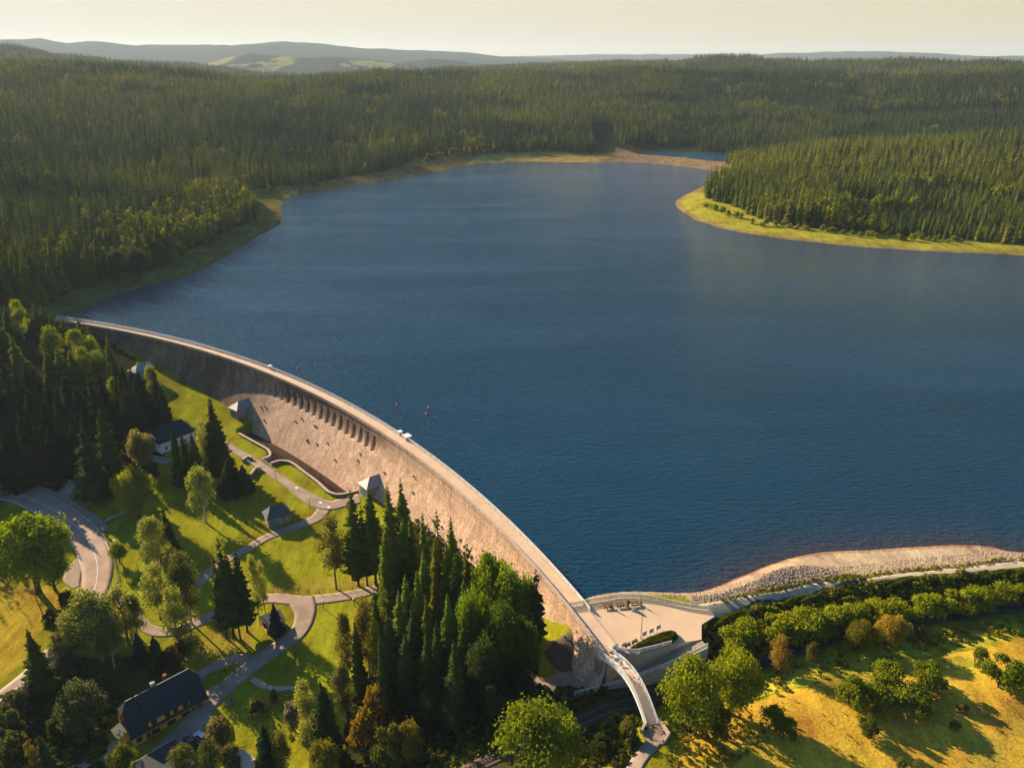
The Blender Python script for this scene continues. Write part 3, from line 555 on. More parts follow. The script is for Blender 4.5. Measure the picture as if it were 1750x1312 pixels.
# ------------------------------------------------------------------ tree kinds (each a crown of many small faces and a trunk; unit height, unit width)
def spruce_crown(seed, n=34, nb=8, zb=.06, aspect=.28, power=.85, far=False, gaps=.1, ragged=.25):
    r = random.Random(seed); V = []; Q = []; T = []
    for i in range(n):
        t = zb + (.985 - zb) * (i / (n - 1)) ** .92
        Rb = .5 * ((1 - t) / (1 - zb)) ** power * (.9 if i > n * .1 else .7 + .2 * i / (n * .1))
        m = max(4, int(nb * (.55 + .6 * (1 - t)))); ph = r.random() * 6.28; whorl = r.uniform(1 - ragged, 1.06)
        for k in range(m):
            if r.random() < gaps: continue
            a = ph + 6.283 * k / m + r.uniform(-.3, .3); L = max(.018, Rb * whorl * r.uniform(1 - ragged, 1.15)); ca, sa = math.cos(a), math.sin(a)
            w = L * r.uniform(.26, .4) + .012; z0 = t + (r.uniform(-.03, .03) if far else r.uniform(-.010, .010)); dr = L * aspect * r.uniform(.3, .75); tone = r.uniform(.75, 1.25)
            S = [(.05, .25, .25), (.55, 1, -.35), (1.0, .12, -1.0)] if far else [(.04, .3, .2), (.35, 1, -.05), (.7, .85, -.55), (1.0, .1, -.85)]
            b = len(V)
            for s, ww, zz in S:
                x, y, z = ca * L * s, sa * L * s, z0 + dr * zz
                hw = w * ww; hd = hw * aspect * r.uniform(.5, 1.1)
                V += [(x - sa * hw, y + ca * hw, z - hd), (x, y, z), (x + sa * hw, y - ca * hw, z - hd)]
            for j in range(len(S) - 1):
                c = b + 3 * j; Q += [(c, c + 1, c + 4, c + 3), (c + 1, c + 2, c + 5, c + 4)]; T += [tone, tone]
            if not far:
                for s in (.45, .8):      # twigs hanging under the bough
                    x, y, z = ca * L * s, sa * L * s, z0 + dr * (-.2 if s < .6 else -.6); e = w * .55; b = len(V); da = a + r.uniform(-1, 1); cx, cy = math.cos(da) * e, math.sin(da) * e
                    V += [(x - cx, y - cy, z), (x + cx, y + cy, z), (x + cx * .3, y + cy * .3, z - e * aspect * 1.8), (x - cx * .3, y - cy * .3, z - e * aspect * 1.5)]; Q.append((b, b + 1, b + 2, b + 3)); T.append(tone * .95)
    b = len(V); V += [(-.012, 0, .95), (.012, 0, .95), (.003, .003, 1.0), (-.003, .003, 1.0)]; Q.append((b, b + 1, b + 2, b + 3)); T.append(1)
    return V, Q, T
def cards(cen, nrm, size, rng, jit=.9):
    n = len(cen); nrm = nrm + rng.normal(0, jit, (n, 3)); nrm /= np.linalg.norm(nrm, axis=1)[:, None] + 1e-9
    u = np.cross(nrm, rng.normal(0, 1, (n, 3))); u /= np.linalg.norm(u, axis=1)[:, None] + 1e-9; v = np.cross(nrm, u)
    s = size * rng.uniform(.6, 1.35, (n, 1)); u = u * s; v = v * s * rng.uniform(.5, .9, (n, 1))
    V = np.stack([cen - u - v * .6, cen - v * 1.05 + u * .55, cen + u + v * .5, cen + v * 1.05 - u * .5], 1).reshape(-1, 3)
    return V, np.arange(4 * n).reshape(n, 4)
def leafy_crown(seed, n=5200, lobes=16, zb=.18, shape='round', card=.022, aspect=1.0, hang=0.0, hollow=.55):
    """leaf clumps: small faces over overlapping boughs; aspect = height / width"""
    rng = np.random.default_rng(seed); P = []; N = []; T = []
    for i in range(lobes):
        t = rng.uniform(0, 1); a = rng.uniform(0, 6.28)
        if shape == 'round': env = math.sqrt(max(0, 1 - (2 * t - 1) ** 2)) * .36; lr = rng.uniform(.14, .23)
        elif shape == 'birch': env = (math.sin(math.pi * min(1, t * .9 + .1)) ** .7) * .27 * (1.15 - .55 * t); lr = rng.uniform(.13, .22)
        elif shape == 'cone': env = .32 * (1 - t) ** .8; lr = .05 + .2 * (1 - t)
        else: env = math.sqrt(max(0, 1 - t ** 2)) * .36; lr = rng.uniform(.13, .22)
        env *= rng.uniform(.55, 1.05)
        c = np.array([math.cos(a) * env, math.sin(a) * env, zb + lr / aspect * .8 + t * (1 - zb - 1.7 * lr / aspect)])
        m = int(n / lobes * (lr / .18) ** 2); d = rng.normal(0, 1, (m, 3)); d /= np.linalg.norm(d, axis=1)[:, None]
        d[:, 2] = np.where(d[:, 2] < -.35, -d[:, 2] * .6, d[:, 2])
        rad = lr * (1 - rng.random((m, 1)) ** 1.7 * hollow) * (1 + .22 * np.sin(d[:, :1] * 7 + i) * np.cos(d[:, 1:2] * 6 + 2 * i))
        p = c + d * rad * np.array([1, 1, (1.0 + hang) / aspect])
        if hang: p[:, 2] -= hang * .10 / aspect * rng.random(m) ** 2 * (np.hypot(p[:, 0], p[:, 1]) / .4)
        P.append(p); N.append(d); T.append(np.full(m, rng.uniform(.78, 1.22)) * rng.uniform(.85, 1.15, m))
    P = np.vstack(P); N = np.vstack(N); T = np.concatenate(T)
    P[:, 2] = np.clip(P[:, 2], .01, 1.0)
    V, Q = cards(P * [1, 1, aspect], N, card, rng, .8); V = V / [1, 1, aspect]
    return V, Q, T
def crown_mesh(name, VQT, m):
    me = np_mesh(name, *VQT[:2]); a = me.attributes.new('tone', 'FLOAT', 'FACE'); a.data.foreach_set('value', np.asarray(VQT[2], np.float32))
    me.materials.append(m); return me
def trunk_mesh(seed, r0, top=.85, limbs=0, lean=.0, zb=.3, asp=1.0, m=None, stems=1):
    r = random.Random(seed); mb = MB()
    for s in range(stems):
        ox, oy = (0, 0) if stems == 1 else (r.uniform(-.12, .12), r.uniform(-.12, .12))
        pts = [(ox * (1 + 2 * t) + lean * math.sin(3 * t + s), oy * (1 + 2 * t) + lean * math.cos(2 * t + s) * t, -.015 + (top + .015) * t) for t in (0, .06, .2, .4, .6, .8, 1)]
        mb.tube(pts, [r0 * 1.5, r0 * 1.1, r0, r0 * .85, r0 * .65, r0 * .4, r0 * .12], 6)
        for i in range(limbs):
            t = r.uniform(zb, top * .85); a = r.uniform(0, 6.28); L = r.uniform(.2, .36)
            q = np.array([np.interp(t, [p[2] for p in pts], [p[k] for p in pts]) for k in range(2)])
            mb.tube([(q[0], q[1], t), (q[0] + math.cos(a) * L * .5, q[1] + math.sin(a) * L * .5, t + .10), (q[0] + math.cos(a) * L, q[1] + math.sin(a) * L, t + .16)], [r0 * .5, r0 * .3, r0 * .1], 5)
    me = bpy.data.meshes.new('trunk'); me.from_pydata(mb.v, [], mb.f); me.materials.append(m or M['bark']); return me
NE, LF = M['needle'], M['leaf']
KIND = {}
KIND['spruce'] = [(crown_mesh('crown', spruce_crown(s, 40, 10, zb, .27, pw, False, .08, rg), NE), trunk_mesh(s, .014, .9)) for s, zb, pw, rg in ((1, .04, .66, .25), (2, .07, .78, .35), (3, .05, .6, .3), (4, .1, .7, .4), (5, .03, .85, .22))]
KIND['tall'] = [(crown_mesh('crown', spruce_crown(s, 40, 9, zb, .24, .6, False, .16, .45), NE), trunk_mesh(s, .03, .9, 8, 0, .12)) for s, zb in ((11, .2), (12, .24), (13, .16))]
KIND['pine'] = [(crown_mesh('crown', spruce_crown(s, 26, 7, .06, .3, .55, False, .3, .55), NE), trunk_mesh(s, .024, .9, 10, 0, .1)) for s in (21, 22)]
KIND['birch'] = [(crown_mesh('crown', leafy_crown(s, 5600, 22, zb, 'birch', .020, 1.9, .8), LF), trunk_mesh(s, .022, .85, 10, .01, zb, 1.9, M['birchbark'])) for s, zb in ((31, .14), (32, .2), (33, .10), (34, .24))]
KIND['sparse'] = [(crown_mesh('crown', leafy_crown(s, 4200, 26, zb, 'birch', .020, 1.9, 1.0, .8), LF), trunk_mesh(s, .02, .9, 18, .015, zb, 1.9, m)) for s, zb, m in ((41, .2, M['bark']), (42, .26, M['bark']), (43, .1, M['birchbark']))]
KIND['broad'] = [(crown_mesh('crown', leafy_crown(s, 9000, 30, zb, 'round', .016, .95), LF), trunk_mesh(s, .035, .75, 12, .01, zb, 1, M['bark'])) for s, zb in ((51, .16), (52, .08), (53, .05))]
KIND['bush'] = [(crown_mesh('foliage', leafy_crown(s, 3600, 16, 0, 'dome', .026, .8), LF), trunk_mesh(s, .02, .6, 4, .02, .1, 1, M['bark'], 4)) for s in (61, 62, 63)]
KIND['cone'] = [(crown_mesh('crown', leafy_crown(s, 4200, 26, .02, 'cone', .022, 2.0), LF), trunk_mesh(s, .02, .7)) for s in (71, 72)]
ctr = {}
def tree(kind, xyz, height, width, color, label, group=None, cat=None, name=None, rz=None, var=None):
    i = ctr.get(kind, 0); ctr[kind] = i + 1
    cm, tm = KIND[kind][(i if var is None else var) % len(KIND[kind])]
    nm = name or {'spruce': 'spruce_tree', 'tall': 'spruce_tree', 'pine': 'pine_tree', 'birch': 'birch_tree', 'sparse': 'birch_tree', 'broad': 'broadleaf_tree', 'bush': 'bush', 'cone': 'conical_tree'}[kind]
    cat = cat or ('bush' if kind == 'bush' else 'tree')
    if kind in ('spruce', 'tall', 'pine'): width = width * 1.34
    elif kind in ('birch', 'sparse', 'broad'): width = width * 1.14
    e = thing(nm, label, cat, xyz, random.uniform(0, 6.28) if rz is None else rz, group)
    e.scale = (width, width, height)
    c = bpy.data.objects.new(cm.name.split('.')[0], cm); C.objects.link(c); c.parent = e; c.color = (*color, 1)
    t = bpy.data.objects.new('trunk' if kind != 'bush' else 'stem', tm); C.objects.link(t); t.parent = e
    return e
def px_tree(kind, u, vb, vt, w, color, label, group=None, **k):
    """stand a tree where the sight line (u, vb) meets the ground; its top reaches the sight line v = vt"""
    p = hit(u, vb); f = PR(*p)[2]; hgt = (vb - vt) / F * f
    for _ in range(12):
        v = PR(p[0], p[1], p[2] + hgt)[1]; hgt *= (vb - vt) / max(1, (vb - v))
    return tree(kind, p - [0, 0, .15], hgt, w / F * PR(p[0], p[1], p[2] + hgt / 2)[2], color, label, group, **k)
DK, SPR, OLV = (.056, .078, .014), (.130, .152, .016), (.22, .235, .045)
BRT, BIR, YEL, ORA, GRY = (.15, .21, .014), (.27, .29, .052), (.25, .24, .022), (.26, .19, .025), (.13, .125, .05)
BLU = (.025, .045, .042)
T = px_tree
# beside the road and the lower lawns
T('broad', 66, 1012, 884, 128, BRT, 'big rounded bright green tree inside the road bend, on the dry meadow', var=0)
T('broad', 95, 1008, 925, 60, BRT, 'smaller green tree leaning out of the big rounded tree toward the road', var=1)
T('spruce', 80, 1190, 1072, 62, DK, 'single dark spruce at the edge of the golden meadow beside the narrow road', var=1)
T('broad', 148, 1255, 1168, 72, (.085, .10, .035), 'round grey-green garden tree left of the yellow house', var=2)
T('birch', 138, 1122, 1045, 82, OLV, 'shorter olive birch between the dark spruce and the tall birch over the road')
T('birch', 176, 1127, 1008, 100, OLV, 'widest olive birch standing over the road below the bend')
T('sparse', 219, 1094, 1000, 62, BIR, 'slim pale birch by the path junction beside the road')
T('sparse', 275, 1058, 963, 72, BIR, 'loose olive birch with bare lower limbs between the road bend and the lawn path')
T('birch', 308, 1104, 1005, 66, BIR, 'dense pale yellow-green birch with a drooping crown above the yellow house')
T('birch', 328, 1066, 942, 66, (.12, .13, .025), 'tall green birch in the middle of the lower lawn trees')
T('birch', 236, 1086, 1018, 50, (.17, .19, .035), 'yellow-green birch between the path loop and the slim pale birch')
T('birch', 196, 1140, 1050, 58, (.15, .165, .03), 'olive birch at the right edge of the birches over the road')
T('birch', 112, 1150, 1082, 50, (.14, .15, .03), 'low olive birch between the narrow road and the other birches')
T('birch', 300, 1000, 930, 44, (.18, .20, .03), 'small yellow-green birch right of the pale yellow birch by the road bend')
T('broad', 205, 962, 928, 30, (.15, .19, .02), 'small round green tree between the pavement and the pale yellow birch')
T('spruce', 243, 1132, 1077, 32, BLU, 'small blue-tinted spruce below the birches near the yellow house', var=4)
T('spruce', 270, 1132, 1086, 28, DK, 'small dark conifer next to the blue-tinted spruce')
T('bush', 302, 1134, 1094, 50, (.10, .075, .035), 'brownish bush under the pale birch behind the yellow house')
T('birch', 268, 966, 886, 68, BIR, 'pale yellow birch at the right side of the road bend')
T('spruce', 294, 952, 864, 36, DK, 'slender dark spruce right behind the pale yellow birch by the road', var=4)
T('broad', 238, 884, 797, 68, (.20, .21, .022), 'yellow-green rounded tree above the road bend')
T('birch', 352, 893, 792, 60, BIR, 'pale birch with a white trunk standing alone in the shaded lawn')
T('broad', 250, 806, 732, 44, (.19, .18, .05), 'brownish olive tree in front of the white house')
T('spruce', 378, 806, 677, 46, DK, 'tallest dark spruce between the white house and the stilling basin', var=0)
T('spruce', 309, 828, 733, 27, DK, 'left spruce of the three in front of the white house')
T('spruce', 324, 822, 727, 24, DK, 'middle spruce of the three in front of the white house', var=4)
T('spruce', 341, 824, 736, 28, DK, 'right spruce of the three in front of the white house')
T('sparse', 357, 806, 716, 40, BIR, 'thin pale birch tucked beside the tallest spruce by the basin')
T('spruce', 168, 858, 727, 66, (.035, .055, .015), 'broad spruce with a lit green top beside the blue van')
T('spruce', 200, 836, 691, 52, DK, 'tall dark spruce behind the broad lit-topped one near the van', var=2)
T('spruce', 398, 842, 781, 50, (.035, .045, .017), 'short wide spruce by the little path bridge')
T('spruce', 420, 840, 792, 38, DK, 'small dark spruce right of the short wide one by the path bridge')
PG = 'bare-stemmed spruces on the lower lawn'
T('tall', 400, 1088, 917, 50, DK, 'tallest bare-stemmed spruce of the clump on the lower lawn', PG)
T('tall', 411, 1092, 945, 42, DK, 'front bare-stemmed spruce of the clump on the lower lawn', PG)
T('tall', 423, 1079, 932, 44, DK, 'rear right bare-stemmed spruce of the clump on the lower lawn', PG)
T('tall', 388, 1090, 948, 36, DK, 'leftmost bare-stemmed spruce of the clump on the lower lawn', PG)
T('sparse', 445, 1066, 948, 34, BIR, 'thin yellow birch right against the bare-stemmed spruce clump')
T('sparse', 455, 1055, 958, 28, BIR, 'very thin birch on the lawn above the dark-roofed kiosk')
T('spruce', 474, 1082, 1028, 30, BLU, 'small blue-green spruce in front of the kiosk', var=4)
T('sparse', 575, 1006, 882, 66, (.17, .15, .035), 'airy pale birch on the bright lawn by the wire fence', var=1)
T('tall', 613, 1001, 833, 50, SPR, 'left one of the tall pair of spruces standing on the bright lawn', var=2)
T('tall', 643, 1000, 832, 56, SPR, 'right one of the tall pair of spruces standing on the bright lawn', var=1)
T('tall', 628, 1000, 862, 36, DK, 'lower spruce squeezed inside the tall lawn pair', var=0)
# the grove at the foot of the dam
for u, vt, w, k in [(671, 822, 44, 'spruce'), (693, 814, 52, 'spruce'), (729, 875, 36, 'spruce'), (752, 867, 34, 'pine'), (775, 880, 50, 'spruce'), (801, 916, 44, 'pine')]:
    T(k, u, vt + 150, vt, w, SPR, {671: 'spruce rising beside the right valve house, first of the back row', 693: 'highest spruce in front of the right valve house', 729: 'thin spruce top against the sunlit wall, next right of the highest', 752: 'ragged pine top against the sunlit wall above the grove', 775: 'wide spruce against the sunlit wall, second from the right end of the back row', 801: 'dark ragged pine at the right end of the row along the sunlit wall'}[u])
GG = 'spruces crowded in the grove below the dam'
for u, vt, w in [(696, 884, 48), (708, 871, 50), (729, 936, 50), (749, 920, 46), (748, 961, 54), (768, 934, 46), (796, 977, 46), (700, 975, 52), (720, 973, 48), (690, 1000, 60), (668, 905, 44), (664, 930, 46), (735, 1010, 58), (770, 1020, 56),
                 (712, 1035, 56), (672, 1050, 54), (752, 1050, 58), (795, 1050, 56), (735, 1080, 58), (780, 1085, 56), (700, 1085, 54), (660, 1085, 46), (650, 1010, 40)]:
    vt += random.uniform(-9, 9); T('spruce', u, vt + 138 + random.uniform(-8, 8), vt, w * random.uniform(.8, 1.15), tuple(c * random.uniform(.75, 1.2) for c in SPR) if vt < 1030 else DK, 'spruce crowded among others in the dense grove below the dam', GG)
T('broad', 842, 1085, 938, 74, BRT, 'bright green leafy tree, left half of the pair close under the dam wall', var=1)
T('broad', 880, 1105, 962, 78, BRT, 'bright green leafy tree, right half of the pair close under the dam wall', var=2)
for u, vb, vt, w, c, lb in [(815, 1150, 1000, 62, (.11, .16, .015), 'green leafy tree between the grove spruces and the bright pair under the wall'), (858, 1170, 1030, 70, (.08, .125, .016), 'deeper green leafy tree just below the bright pair under the wall'), (893, 1165, 1050, 58, (.07, .11, .018), 'deeper green leafy tree at the lower right of the bright pair'), (835, 1200, 1080, 66, (.05, .075, .017), 'dark leafy tree in the shaded lower right of the grove')]:
    T('broad', u, vb, vt, w, c, lb)
T('birch', 786, 1075, 946, 40, (.08, .115, .018), 'light green leafy tree wedged among the grove spruces')
T('pine', 914, 1108, 970, 54, (.045, .05, .016), 'sparse conifer at the right edge of the grove, reaching over the dam wall', var=1)
T('cone', 661, 1098, 984, 44, (.13, .14, .02), 'smooth yellow-green larch on the left edge of the grove')
T('birch', 632, 1165, 1020, 52, (.17, .15, .025), 'tall yellowing birch at the edge of the lower lawn, beside the larch')
T('birch', 597, 1170, 1048, 44, (.15, .135, .025), 'yellowing birch left of the narrow dark spruce')
T('spruce', 617, 1178, 1052, 32, DK, 'narrow dark spruce between two yellowing birches', var=4)
T('sparse', 648, 1180, 1060, 44, YEL, 'yellow birch with a bare stem leaning into the dark grove')
T('birch', 592, 1235, 1130, 44, (.13, .125, .035), 'pale leafy tree below the yellowing birches')
T('bush', 645, 1240, 1165, 50, ORA, 'orange-yellow autumn bush in front of the dark grove')
T('birch', 530, 1268, 1160, 52, BIR, 'pale silvery birch beside the garden bed')
T('spruce', 563, 1298, 1163, 60, (.035, .05, .013), 'broad dark spruce right of the pale silvery birch', var=2)
T('bush', 626, 1285, 1212, 62, (.24, .17, .028), 'rusty autumn bush right of the broad dark spruce')
T('bush', 668, 1312, 1232, 64, (.12, .13, .018), 'green bush between the rusty and the golden-tipped bushes')
T('bush', 702, 1300, 1226, 58, (.19, .16, .02), 'golden-tipped bush at the right end of the autumn bushes')
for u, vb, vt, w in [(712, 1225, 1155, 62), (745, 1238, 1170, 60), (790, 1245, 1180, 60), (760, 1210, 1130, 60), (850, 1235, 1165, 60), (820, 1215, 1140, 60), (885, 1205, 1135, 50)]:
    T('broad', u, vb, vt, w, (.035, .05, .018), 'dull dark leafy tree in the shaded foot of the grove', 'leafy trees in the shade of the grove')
# bottom edge
T('birch', 488, 1330, 1250, 44, (.10, .115, .02), 'green tree at the lower edge, right of the dark conifer')
T('spruce', 462, 1325, 1236, 52, (.028, .045, .014), 'dark green conifer in the garden beside the pale sheeting shelter', var=3)
T('broad', 560, 1345, 1264, 56, (.13, .135, .02), 'yellow-green tree cut by the bottom edge below the broad dark spruce')
T('broad', 925, 1352, 1206, 142, (.16, .19, .018), 'large round leafy tree below the railway, left of the footbridge', var=0)
T('bush', 1073, 1268, 1232, 42, (.12, .13, .02), 'small round bush beside the lower end of the footbridge')
T('bush', 1030, 1290, 1255, 50, (.05, .07, .018), 'dark bush between the large round tree and the footbridge')
T('broad', 1178, 1248, 1124, 104, (.17, .21, .014), 'bright leafy tree right of the footbridge, nearest to it', var=1)
T('broad', 1250, 1220, 1102, 92, (.18, .21, .014), 'bright leafy tree right of the footbridge, farther from it', var=2)
T('bush', 1215, 1262, 1195, 80, (.10, .12, .014), 'low leafy bush under the two bright trees by the footbridge')
T('bush', 1182, 1150, 1117, 36, ORA, 'small orange bush between the ramp wall and the bright leafy tree')
# railway bank and meadow
T('sparse', 1328, 1152, 1084, 46, (.27, .19, .03), 'slender orange-yellow tree on the bank below the railway')
T('birch', 1384, 1136, 1097, 26, (.13, .13, .03), 'little birch with a bent white stem beside the railway')
T('broad', 1466, 1108, 1062, 50, (.17, .15, .016), 'round yellow-green tree left of the orange one on the railway bank')
T('broad', 1520, 1100, 1053, 56, (.31, .24, .028), 'round orange tree on the railway bank')
T('bush', 1571, 1092, 1067, 24, (.18, .16, .02), 'small yellow-green bush right of the orange tree')
HB = 'green bushes between the hedge and the railway'
for u, vb, vt, w, lb in [(1247, 1108, 1068, 52, 'low bush nearest the ramp wall'), (1345, 1088, 1050, 60, 'bush between the second bush and the feathery one'), (1402, 1080, 1044, 56, 'bush right of the big feathery one'), (1447, 1068, 1034, 52, 'bush left of the yellow-green tree, under the hedge'), (1497, 1060, 1026, 52, 'bush behind the yellow-green tree'), (1604, 1048, 1012, 56, 'bush between the wide bush and the dense rounded one'), (1675, 1036, 1004, 56, 'bush right of the dense rounded one'), (1275, 1104, 1060, 62, 'first bush from the ramp'), (1318, 1090, 1052, 64, 'second bush from the ramp'), (1376, 1090, 1038, 78, 'big feathery bush behind the slender orange tree'), (1424, 1072, 1036, 62, 'bush left of the tall bush, under the hedge'), (1468, 1060, 1025, 44, 'tall bush in front of the hedge'),
                         (1526, 1058, 1022, 54, 'rounded bush behind the orange tree'), (1572, 1054, 1016, 60, 'wide bush right of the one behind the orange tree'), (1636, 1045, 1006, 64, 'dense rounded bush near the bare rails'), (1714, 1026, 998, 58, 'bush at the right edge, left of the last one'), (1745, 1024, 1000, 40, 'last bush at the right edge under the hedge')]:
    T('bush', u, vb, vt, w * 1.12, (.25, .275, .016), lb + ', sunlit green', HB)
for u, vb, vt, w, lb in [(1458, 1206, 1156, 54, 'olive bush at the left of the meadow clump'), (1512, 1176, 1128, 60, 'upper bush in the middle of the meadow clump'), (1496, 1208, 1172, 60, 'low bush in the middle of the meadow clump'), (1583, 1172, 1131, 56, 'dark green bush at the upper right of the meadow clump'), (1552, 1212, 1172, 76, 'wide yellow-green bush at the lower right of the meadow clump'),
                     (1671, 1138, 1104, 26, 'narrow green bush by the meadow path'), (1712, 1172, 1119, 62, 'round dark green bush alone on the meadow at the right'), (1320, 1242, 1204, 40, 'small bush in the tree shadow on the meadow, upper one'), (1342, 1258, 1226, 36, 'small bush in the tree shadow on the meadow, lower one')]:
    T('bush', u, vb, vt, w * 1.22, (.15, .185, .014), lb)
T('bush', 1480, 1256, 1218, 40, (.11, .13, .016), 'small bright sapling below the meadow clump')
T('bush', 1630, 1248, 1228, 22, (.14, .15, .02), 'tiny sapling with a long shadow on the open meadow')
T('bush', 1538, 1316, 1293, 22, (.14, .15, .02), 'tiny sapling at the bottom edge of the meadow')
T('bush', 1645, 1215, 1200, 22, (.15, .13, .04), 'low dry shrub right of the meadow clump')
# around the yellow house
T('bush', 379, 1272, 1224, 52, (.19, .16, .05), 'olive-brown rounded bush beside the white car')
T('broad', 217, 1330, 1274, 48, (.12, .13, .02), 'leafy tree below the corner of the yellow house')
T('birch', 318, 1330, 1272, 54, (.12, .13, .022), 'yellow-green tree below the dark car')
T('birch', 365, 1330, 1268, 56, (.12, .13, .022), 'yellow-green tree below the white car')
T('bush', 395, 1310, 1272, 44, (.09, .10, .03), 'grey-green bush left of the pale sheeting shelter')
T('cone', 62, 1320, 1242, 34, (.17, .14, .025), 'yellowish columnar conifer in the lower left garden')
T('spruce', 88, 1330, 1254, 40, (.04, .06, .018), 'green conifer next to the yellowish columnar one')
T('cone', 160, 1165, 1132, 16, (.12, .12, .02), 'slim columnar shrub on the shaded lawn above the yellow house')
for u, vb, vt, w, c, lb in [(32, 1222, 1178, 56, (.11, .11, .04), 'pale shrub along the lower road, leftmost'), (55, 1200, 1165, 50, (.13, .125, .05), 'pale shrub along the lower road beside the dark spruce'), (118, 1150, 1118, 48, (.16, .15, .07), 'whitish shrub under the olive birches'),
                        (20, 1262, 1212, 56, (.09, .10, .028), 'green shrub at the left edge below the road'), (105, 1260, 1218, 40, (.05, .07, .02), 'dark shrub beside the round garden tree'), (120, 1215, 1185, 40, (.15, .14, .02), 'yellow-green shrub in the garden left of the yellow house'), (25, 1300, 1250, 60, (.08, .09, .02), 'green shrub in the lower left corner'),
                        (268, 1075 + 75, 1128, 34, (.09, .11, .02), 'low shrub on the shaded lawn by the small conifers'), (470, 1200, 1175, 16, (.10, .11, .03), 'small round shrub by the gravel garden path'), (440, 1215, 1195, 26, (.10, .09, .03), 'low shrub in the garden bed'), (500, 1235, 1195, 34, (.20, .18, .12), 'silvery flowering shrub left of the pale birch'),
                        (118, 1043, 1008, 30, (.10, .085, .03), 'dark shrub at the edge of the dry meadow by the guard rail'), (90, 1078, 1040, 30, (.08, .08, .02), 'shrub between the dry meadow and the road, below the big tree')]:
    T('bush', u, vb, vt, w, c, lb)
# the wooded slope at the dam's left end
LG = 'spruces on the shaded slope left of the dam'
for u, vt, w in [(82, 520, 26), (98, 533, 26), (116, 538, 24), (144, 544, 22), (160, 553, 22), (196, 570, 26), (211, 606, 34), (226, 618, 38), (252, 628, 34), (278, 628, 38), (94, 592, 38), (114, 592, 40), (134, 594, 40), (130, 636, 44), (101, 642, 46), (20, 520, 30), (45, 512, 30), (68, 515, 28), (14, 558, 38), (38, 575, 40), (62, 605, 40), (10, 640, 46), (35, 648, 46),
                 (70, 660, 46), (20, 700, 50), (55, 698, 50), (95, 690, 48), (130, 680, 46), (150, 655, 44), (172, 640, 40), (205, 668, 40), (228, 668, 40), (160, 700, 44), (245, 660, 40), (2, 585, 40), (265, 650, 36), (222, 640, 34), (238, 642, 36), (248, 640, 32), (215, 632, 32), (232, 655, 38), (240, 624, 36), (248, 630, 34), (290, 655, 30), (5, 735, 48), (80, 720, 46), (120, 716, 44), (186, 625, 36), (30, 742, 46), (58, 738, 44), (102, 726, 44), (142, 705, 44), (0, 690, 46), (40, 720, 44), (-12, 650, 46), (-15, 720, 46), (85, 660, 42), (115, 668, 42), (48, 630, 42), (25, 610, 40)]:
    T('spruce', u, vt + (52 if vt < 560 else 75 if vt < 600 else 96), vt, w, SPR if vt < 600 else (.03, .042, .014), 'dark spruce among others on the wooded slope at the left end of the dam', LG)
for u, vt, w, lb in [(98, 557, 46, 'bright yellow-green birch on the slope, nearest the dam crest end'), (140, 563, 44, 'bright yellow-green birch second from the crest end'), (164, 572, 40, 'yellow-green birch in the middle of the slope, against the shaded wall'), (153, 592, 40, 'bright birch just below the middle one of the slope'), (177, 598, 44, 'rounded bright birch lowest on the slope near the wall'), (206, 645, 34, 'bright green narrow birch between dark spruces on the slope'), (267, 620, 30, 'bright-topped narrow tree at the right end of the slope wood'), (42, 512, 34, 'yellow-green birch among the spruces at the left edge')]:
    T('birch', u, vt + 70, vt, w, (.20, .24, .016), lb)
#@@PART3
# ------------------------------------------------------------------ the wide forest
def variants(name, items):
    col = bpy.data.collections.new(name)
    for k, (me) in enumerate(items):
        o = bpy.data.objects.new('%s_%02d' % (name, k), me); col.objects.link(o)
    return col
def far_mat(name, c, j=.45): return leaf_mat(name, c, j, .2)
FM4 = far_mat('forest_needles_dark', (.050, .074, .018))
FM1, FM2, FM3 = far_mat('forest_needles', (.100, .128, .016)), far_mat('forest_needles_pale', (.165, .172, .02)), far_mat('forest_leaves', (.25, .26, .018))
def join_trunk(VQT, r0=.02, zb=.5):
    V, Q, Tn = VQT; V = list(map(tuple, V)); Q = [tuple(q) for q in Q]; b = len(V)
    for k in range(4):
        a = k * math.pi / 2; V += [(r0 * math.cos(a), r0 * math.sin(a), -.02), (r0 * .6 * math.cos(a), r0 * .6 * math.sin(a), zb)]
    Q += [(b + 2 * k, b + (2 * k + 2) % 8, b + (2 * k + 3) % 8, b + 2 * k + 1) for k in range(4)]
    return V, Q, list(Tn) + [.6] * 4
WOOD = variants('wood', [crown_mesh('w', (spruce_crown(80 + s, 13, 8, .05, .27, .62, True, .03, .3)), (FM1, FM1, FM1, FM2, FM2, FM4, FM4)[s]) for s in range(7)]
                + [crown_mesh('w', join_trunk(leafy_crown(90, 260, 10, .15, 'round', .07, 1.5)), FM3)])
